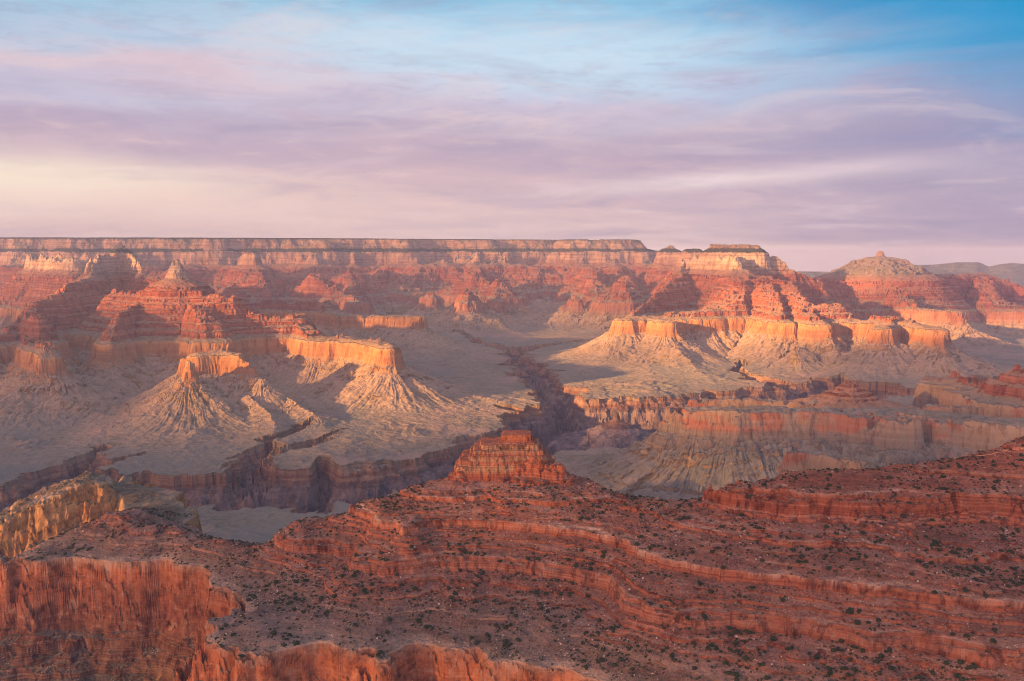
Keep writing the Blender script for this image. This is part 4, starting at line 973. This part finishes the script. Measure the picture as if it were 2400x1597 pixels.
# ------------------------------------------------------------------ unseen cloud sheet added behind the viewer, its holes shaped for sun patches
def shade_cloud_bank(u_grid):
    pass
ZREF = -500.0; ZC = 3200.0
cl_x = np.linspace(-11000, 14000, 250); cl_y = np.linspace(200, 19000, 190)
GY, GX = np.meshgrid(cl_y, cl_x, indexing='ij')
def ell(cx, cy_, rx, ry, ang=0.0, soft=.35):
    a = math.radians(ang); dx_ = GX - cx; dy_ = GY - cy_; p = dx_ * math.cos(a) + dy_ * math.sin(a); q = -dx_ * math.sin(a) + dy_ * math.cos(a)
    rr = np.sqrt((p / rx) ** 2 + (q / ry) ** 2); return 1 - sstep(rr, 1 - soft, 1 + soft)
def gp(u, Yv, z=-720):
    sh = (ZREF - z) / sun_dir[2]; return ((u - 512) / FPX * Yv / CP + sun_dir[0] * sh, Yv + sun_dir[1] * sh)
HOLES = [(*gp(180, 7080, -120), 260, 200, 0), (*gp(110, 9000, -60), 900, 500, 0), (*gp(90, 7600, -250), 700, 600, 0), (*gp(738, 9800, 0), 700, 500, 0), (*gp(230, 5000, -930), 500, 300, 0), (*gp(420, 5300, -960), 600, 300, 0), (*gp(40, 10500, -60), 900, 400, 0), (*gp(228, 5450), 520, 420, 0), (*gp(345, 6300), 1000, 750, 20), (*gp(365, 5500, -880), 700, 500, 0), (*gp(300, 6900, -500), 900, 400, 0), (*gp(190, 6900, -350), 900, 500, 0), (*gp(60, 7300, -350), 600, 500, 0),
         (*gp(645, 8300, -700), 1200, 1100, 0), (*gp(680, 7100, -960), 1100, 600, 0), (*gp(745, 8700, -420), 1100, 700, 0), (*gp(810, 8100, -650), 1500, 900, 0), (*gp(900, 7800, -680), 1200, 520, 0),
         (*gp(970, 9500, -620), 1000, 500, 0), (*gp(640, 6100, -1000), 420, 420, 0), (*gp(616, 5400, -1000), 150, 150, 0), (*gp(715, 3750, -650), 420, 200, 0),
         (*gp(45, 2030, -600), 400, 240, 0), (*gp(100, 1690, -620), 260, 100, 0), (*gp(510, 1690, -400), 230, 130, 0), (*gp(440, 5000, -1010), 500, 300, 20)]
open_ = np.zeros_like(GX)  # openings set where sunlight is wanted on each landform
for h_ in HOLES: open_ = np.maximum(open_, ell(*h_))
thin = sstep(GY, 8300, 10500) * .36                  # cover thinned so part of the sun reaches the far wall
near_v = np.interp(GY, [2300, 3300, 9000], [.03, .07, .08])
dens_c = np.clip(1 - np.maximum(np.maximum(open_, thin), near_v) + .10 * fbm(GX, GY, 900, 4, .6, 191) * (1 - open_), 0, 1)
shift = (ZC - ZREF) / sun_dir[2]
CXs = GX + sun_dir[0] * shift; CYs = GY + sun_dir[1] * shift
bil_ = 90 * fbm(GX, GY, 1400, 4, .55, 195)
ncl = GX.shape
topz = ZC + .12 * bil_ + 25 * dens_c; 
m = bpy.data.materials.new('shade_cloud'); m.use_nodes = True; t = NT(m.node_tree)
at = t.n('ShaderNodeAttribute', attribute_name='cover')
dif = t.n('ShaderNodeBsdfDiffuse', inp={'Color': (.85, .80, .80, 1)}); trn = t.n('ShaderNodeBsdfTransparent')
t.n('ShaderNodeOutputMaterial', inp={0: t.n('ShaderNodeMixShader', inp={0: at.outputs['Fac'], 1: trn.outputs[0], 2: dif.outputs[0]}).outputs[0]})
cf = grid_faces(*ncl)
tag(make_mesh('shade_cloud_sheet', np.stack([CXs, CYs, topz], -1).reshape(-1, 3), cf, m, {'cover': dens_c.ravel()}, smooth=True), 'unseen cloud sheet added to shade the canyon between sun patches', 'shade_cloud_sheet', kind='stuff')

# ------------------------------------------------------------------ haze
import bmesh
bm = bmesh.new(); bmesh.ops.create_cube(bm, size=1.0)
hx0, hx1, hy0, hy1, hz0, hz1 = -24000, 38000, -300, 41000, -2600, 420
for v in bm.verts:
    v.co = ((hx0 + hx1) / 2 + v.co.x * (hx1 - hx0), (hy0 + hy1) / 2 + v.co.y * (hy1 - hy0), (hz0 + hz1) / 2 + v.co.z * (hz1 - hz0))
me = bpy.data.meshes.new('haze'); bm.to_mesh(me); bm.free()
mh = bpy.data.materials.new('evening_air'); mh.use_nodes = True; t = NT(mh.node_tree)
vol = t.n('ShaderNodeVolumePrincipled'); vol.inputs['Color'].default_value = (.76, .75, 1.0, 1); vol.inputs['Density'].default_value = 2.2e-5; vol.inputs['Anisotropy'].default_value = 0.0
ou = t.n('ShaderNodeOutputMaterial'); t.t.links.new(vol.outputs[0], ou.inputs['Volume'])
me.materials.append(mh)
ho = bpy.data.objects.new('haze', me); scn.collection.objects.link(ho); tag(ho, 'thin lavender evening haze filling the canyon', 'haze', kind='stuff')
print('script', time.time() - T0)
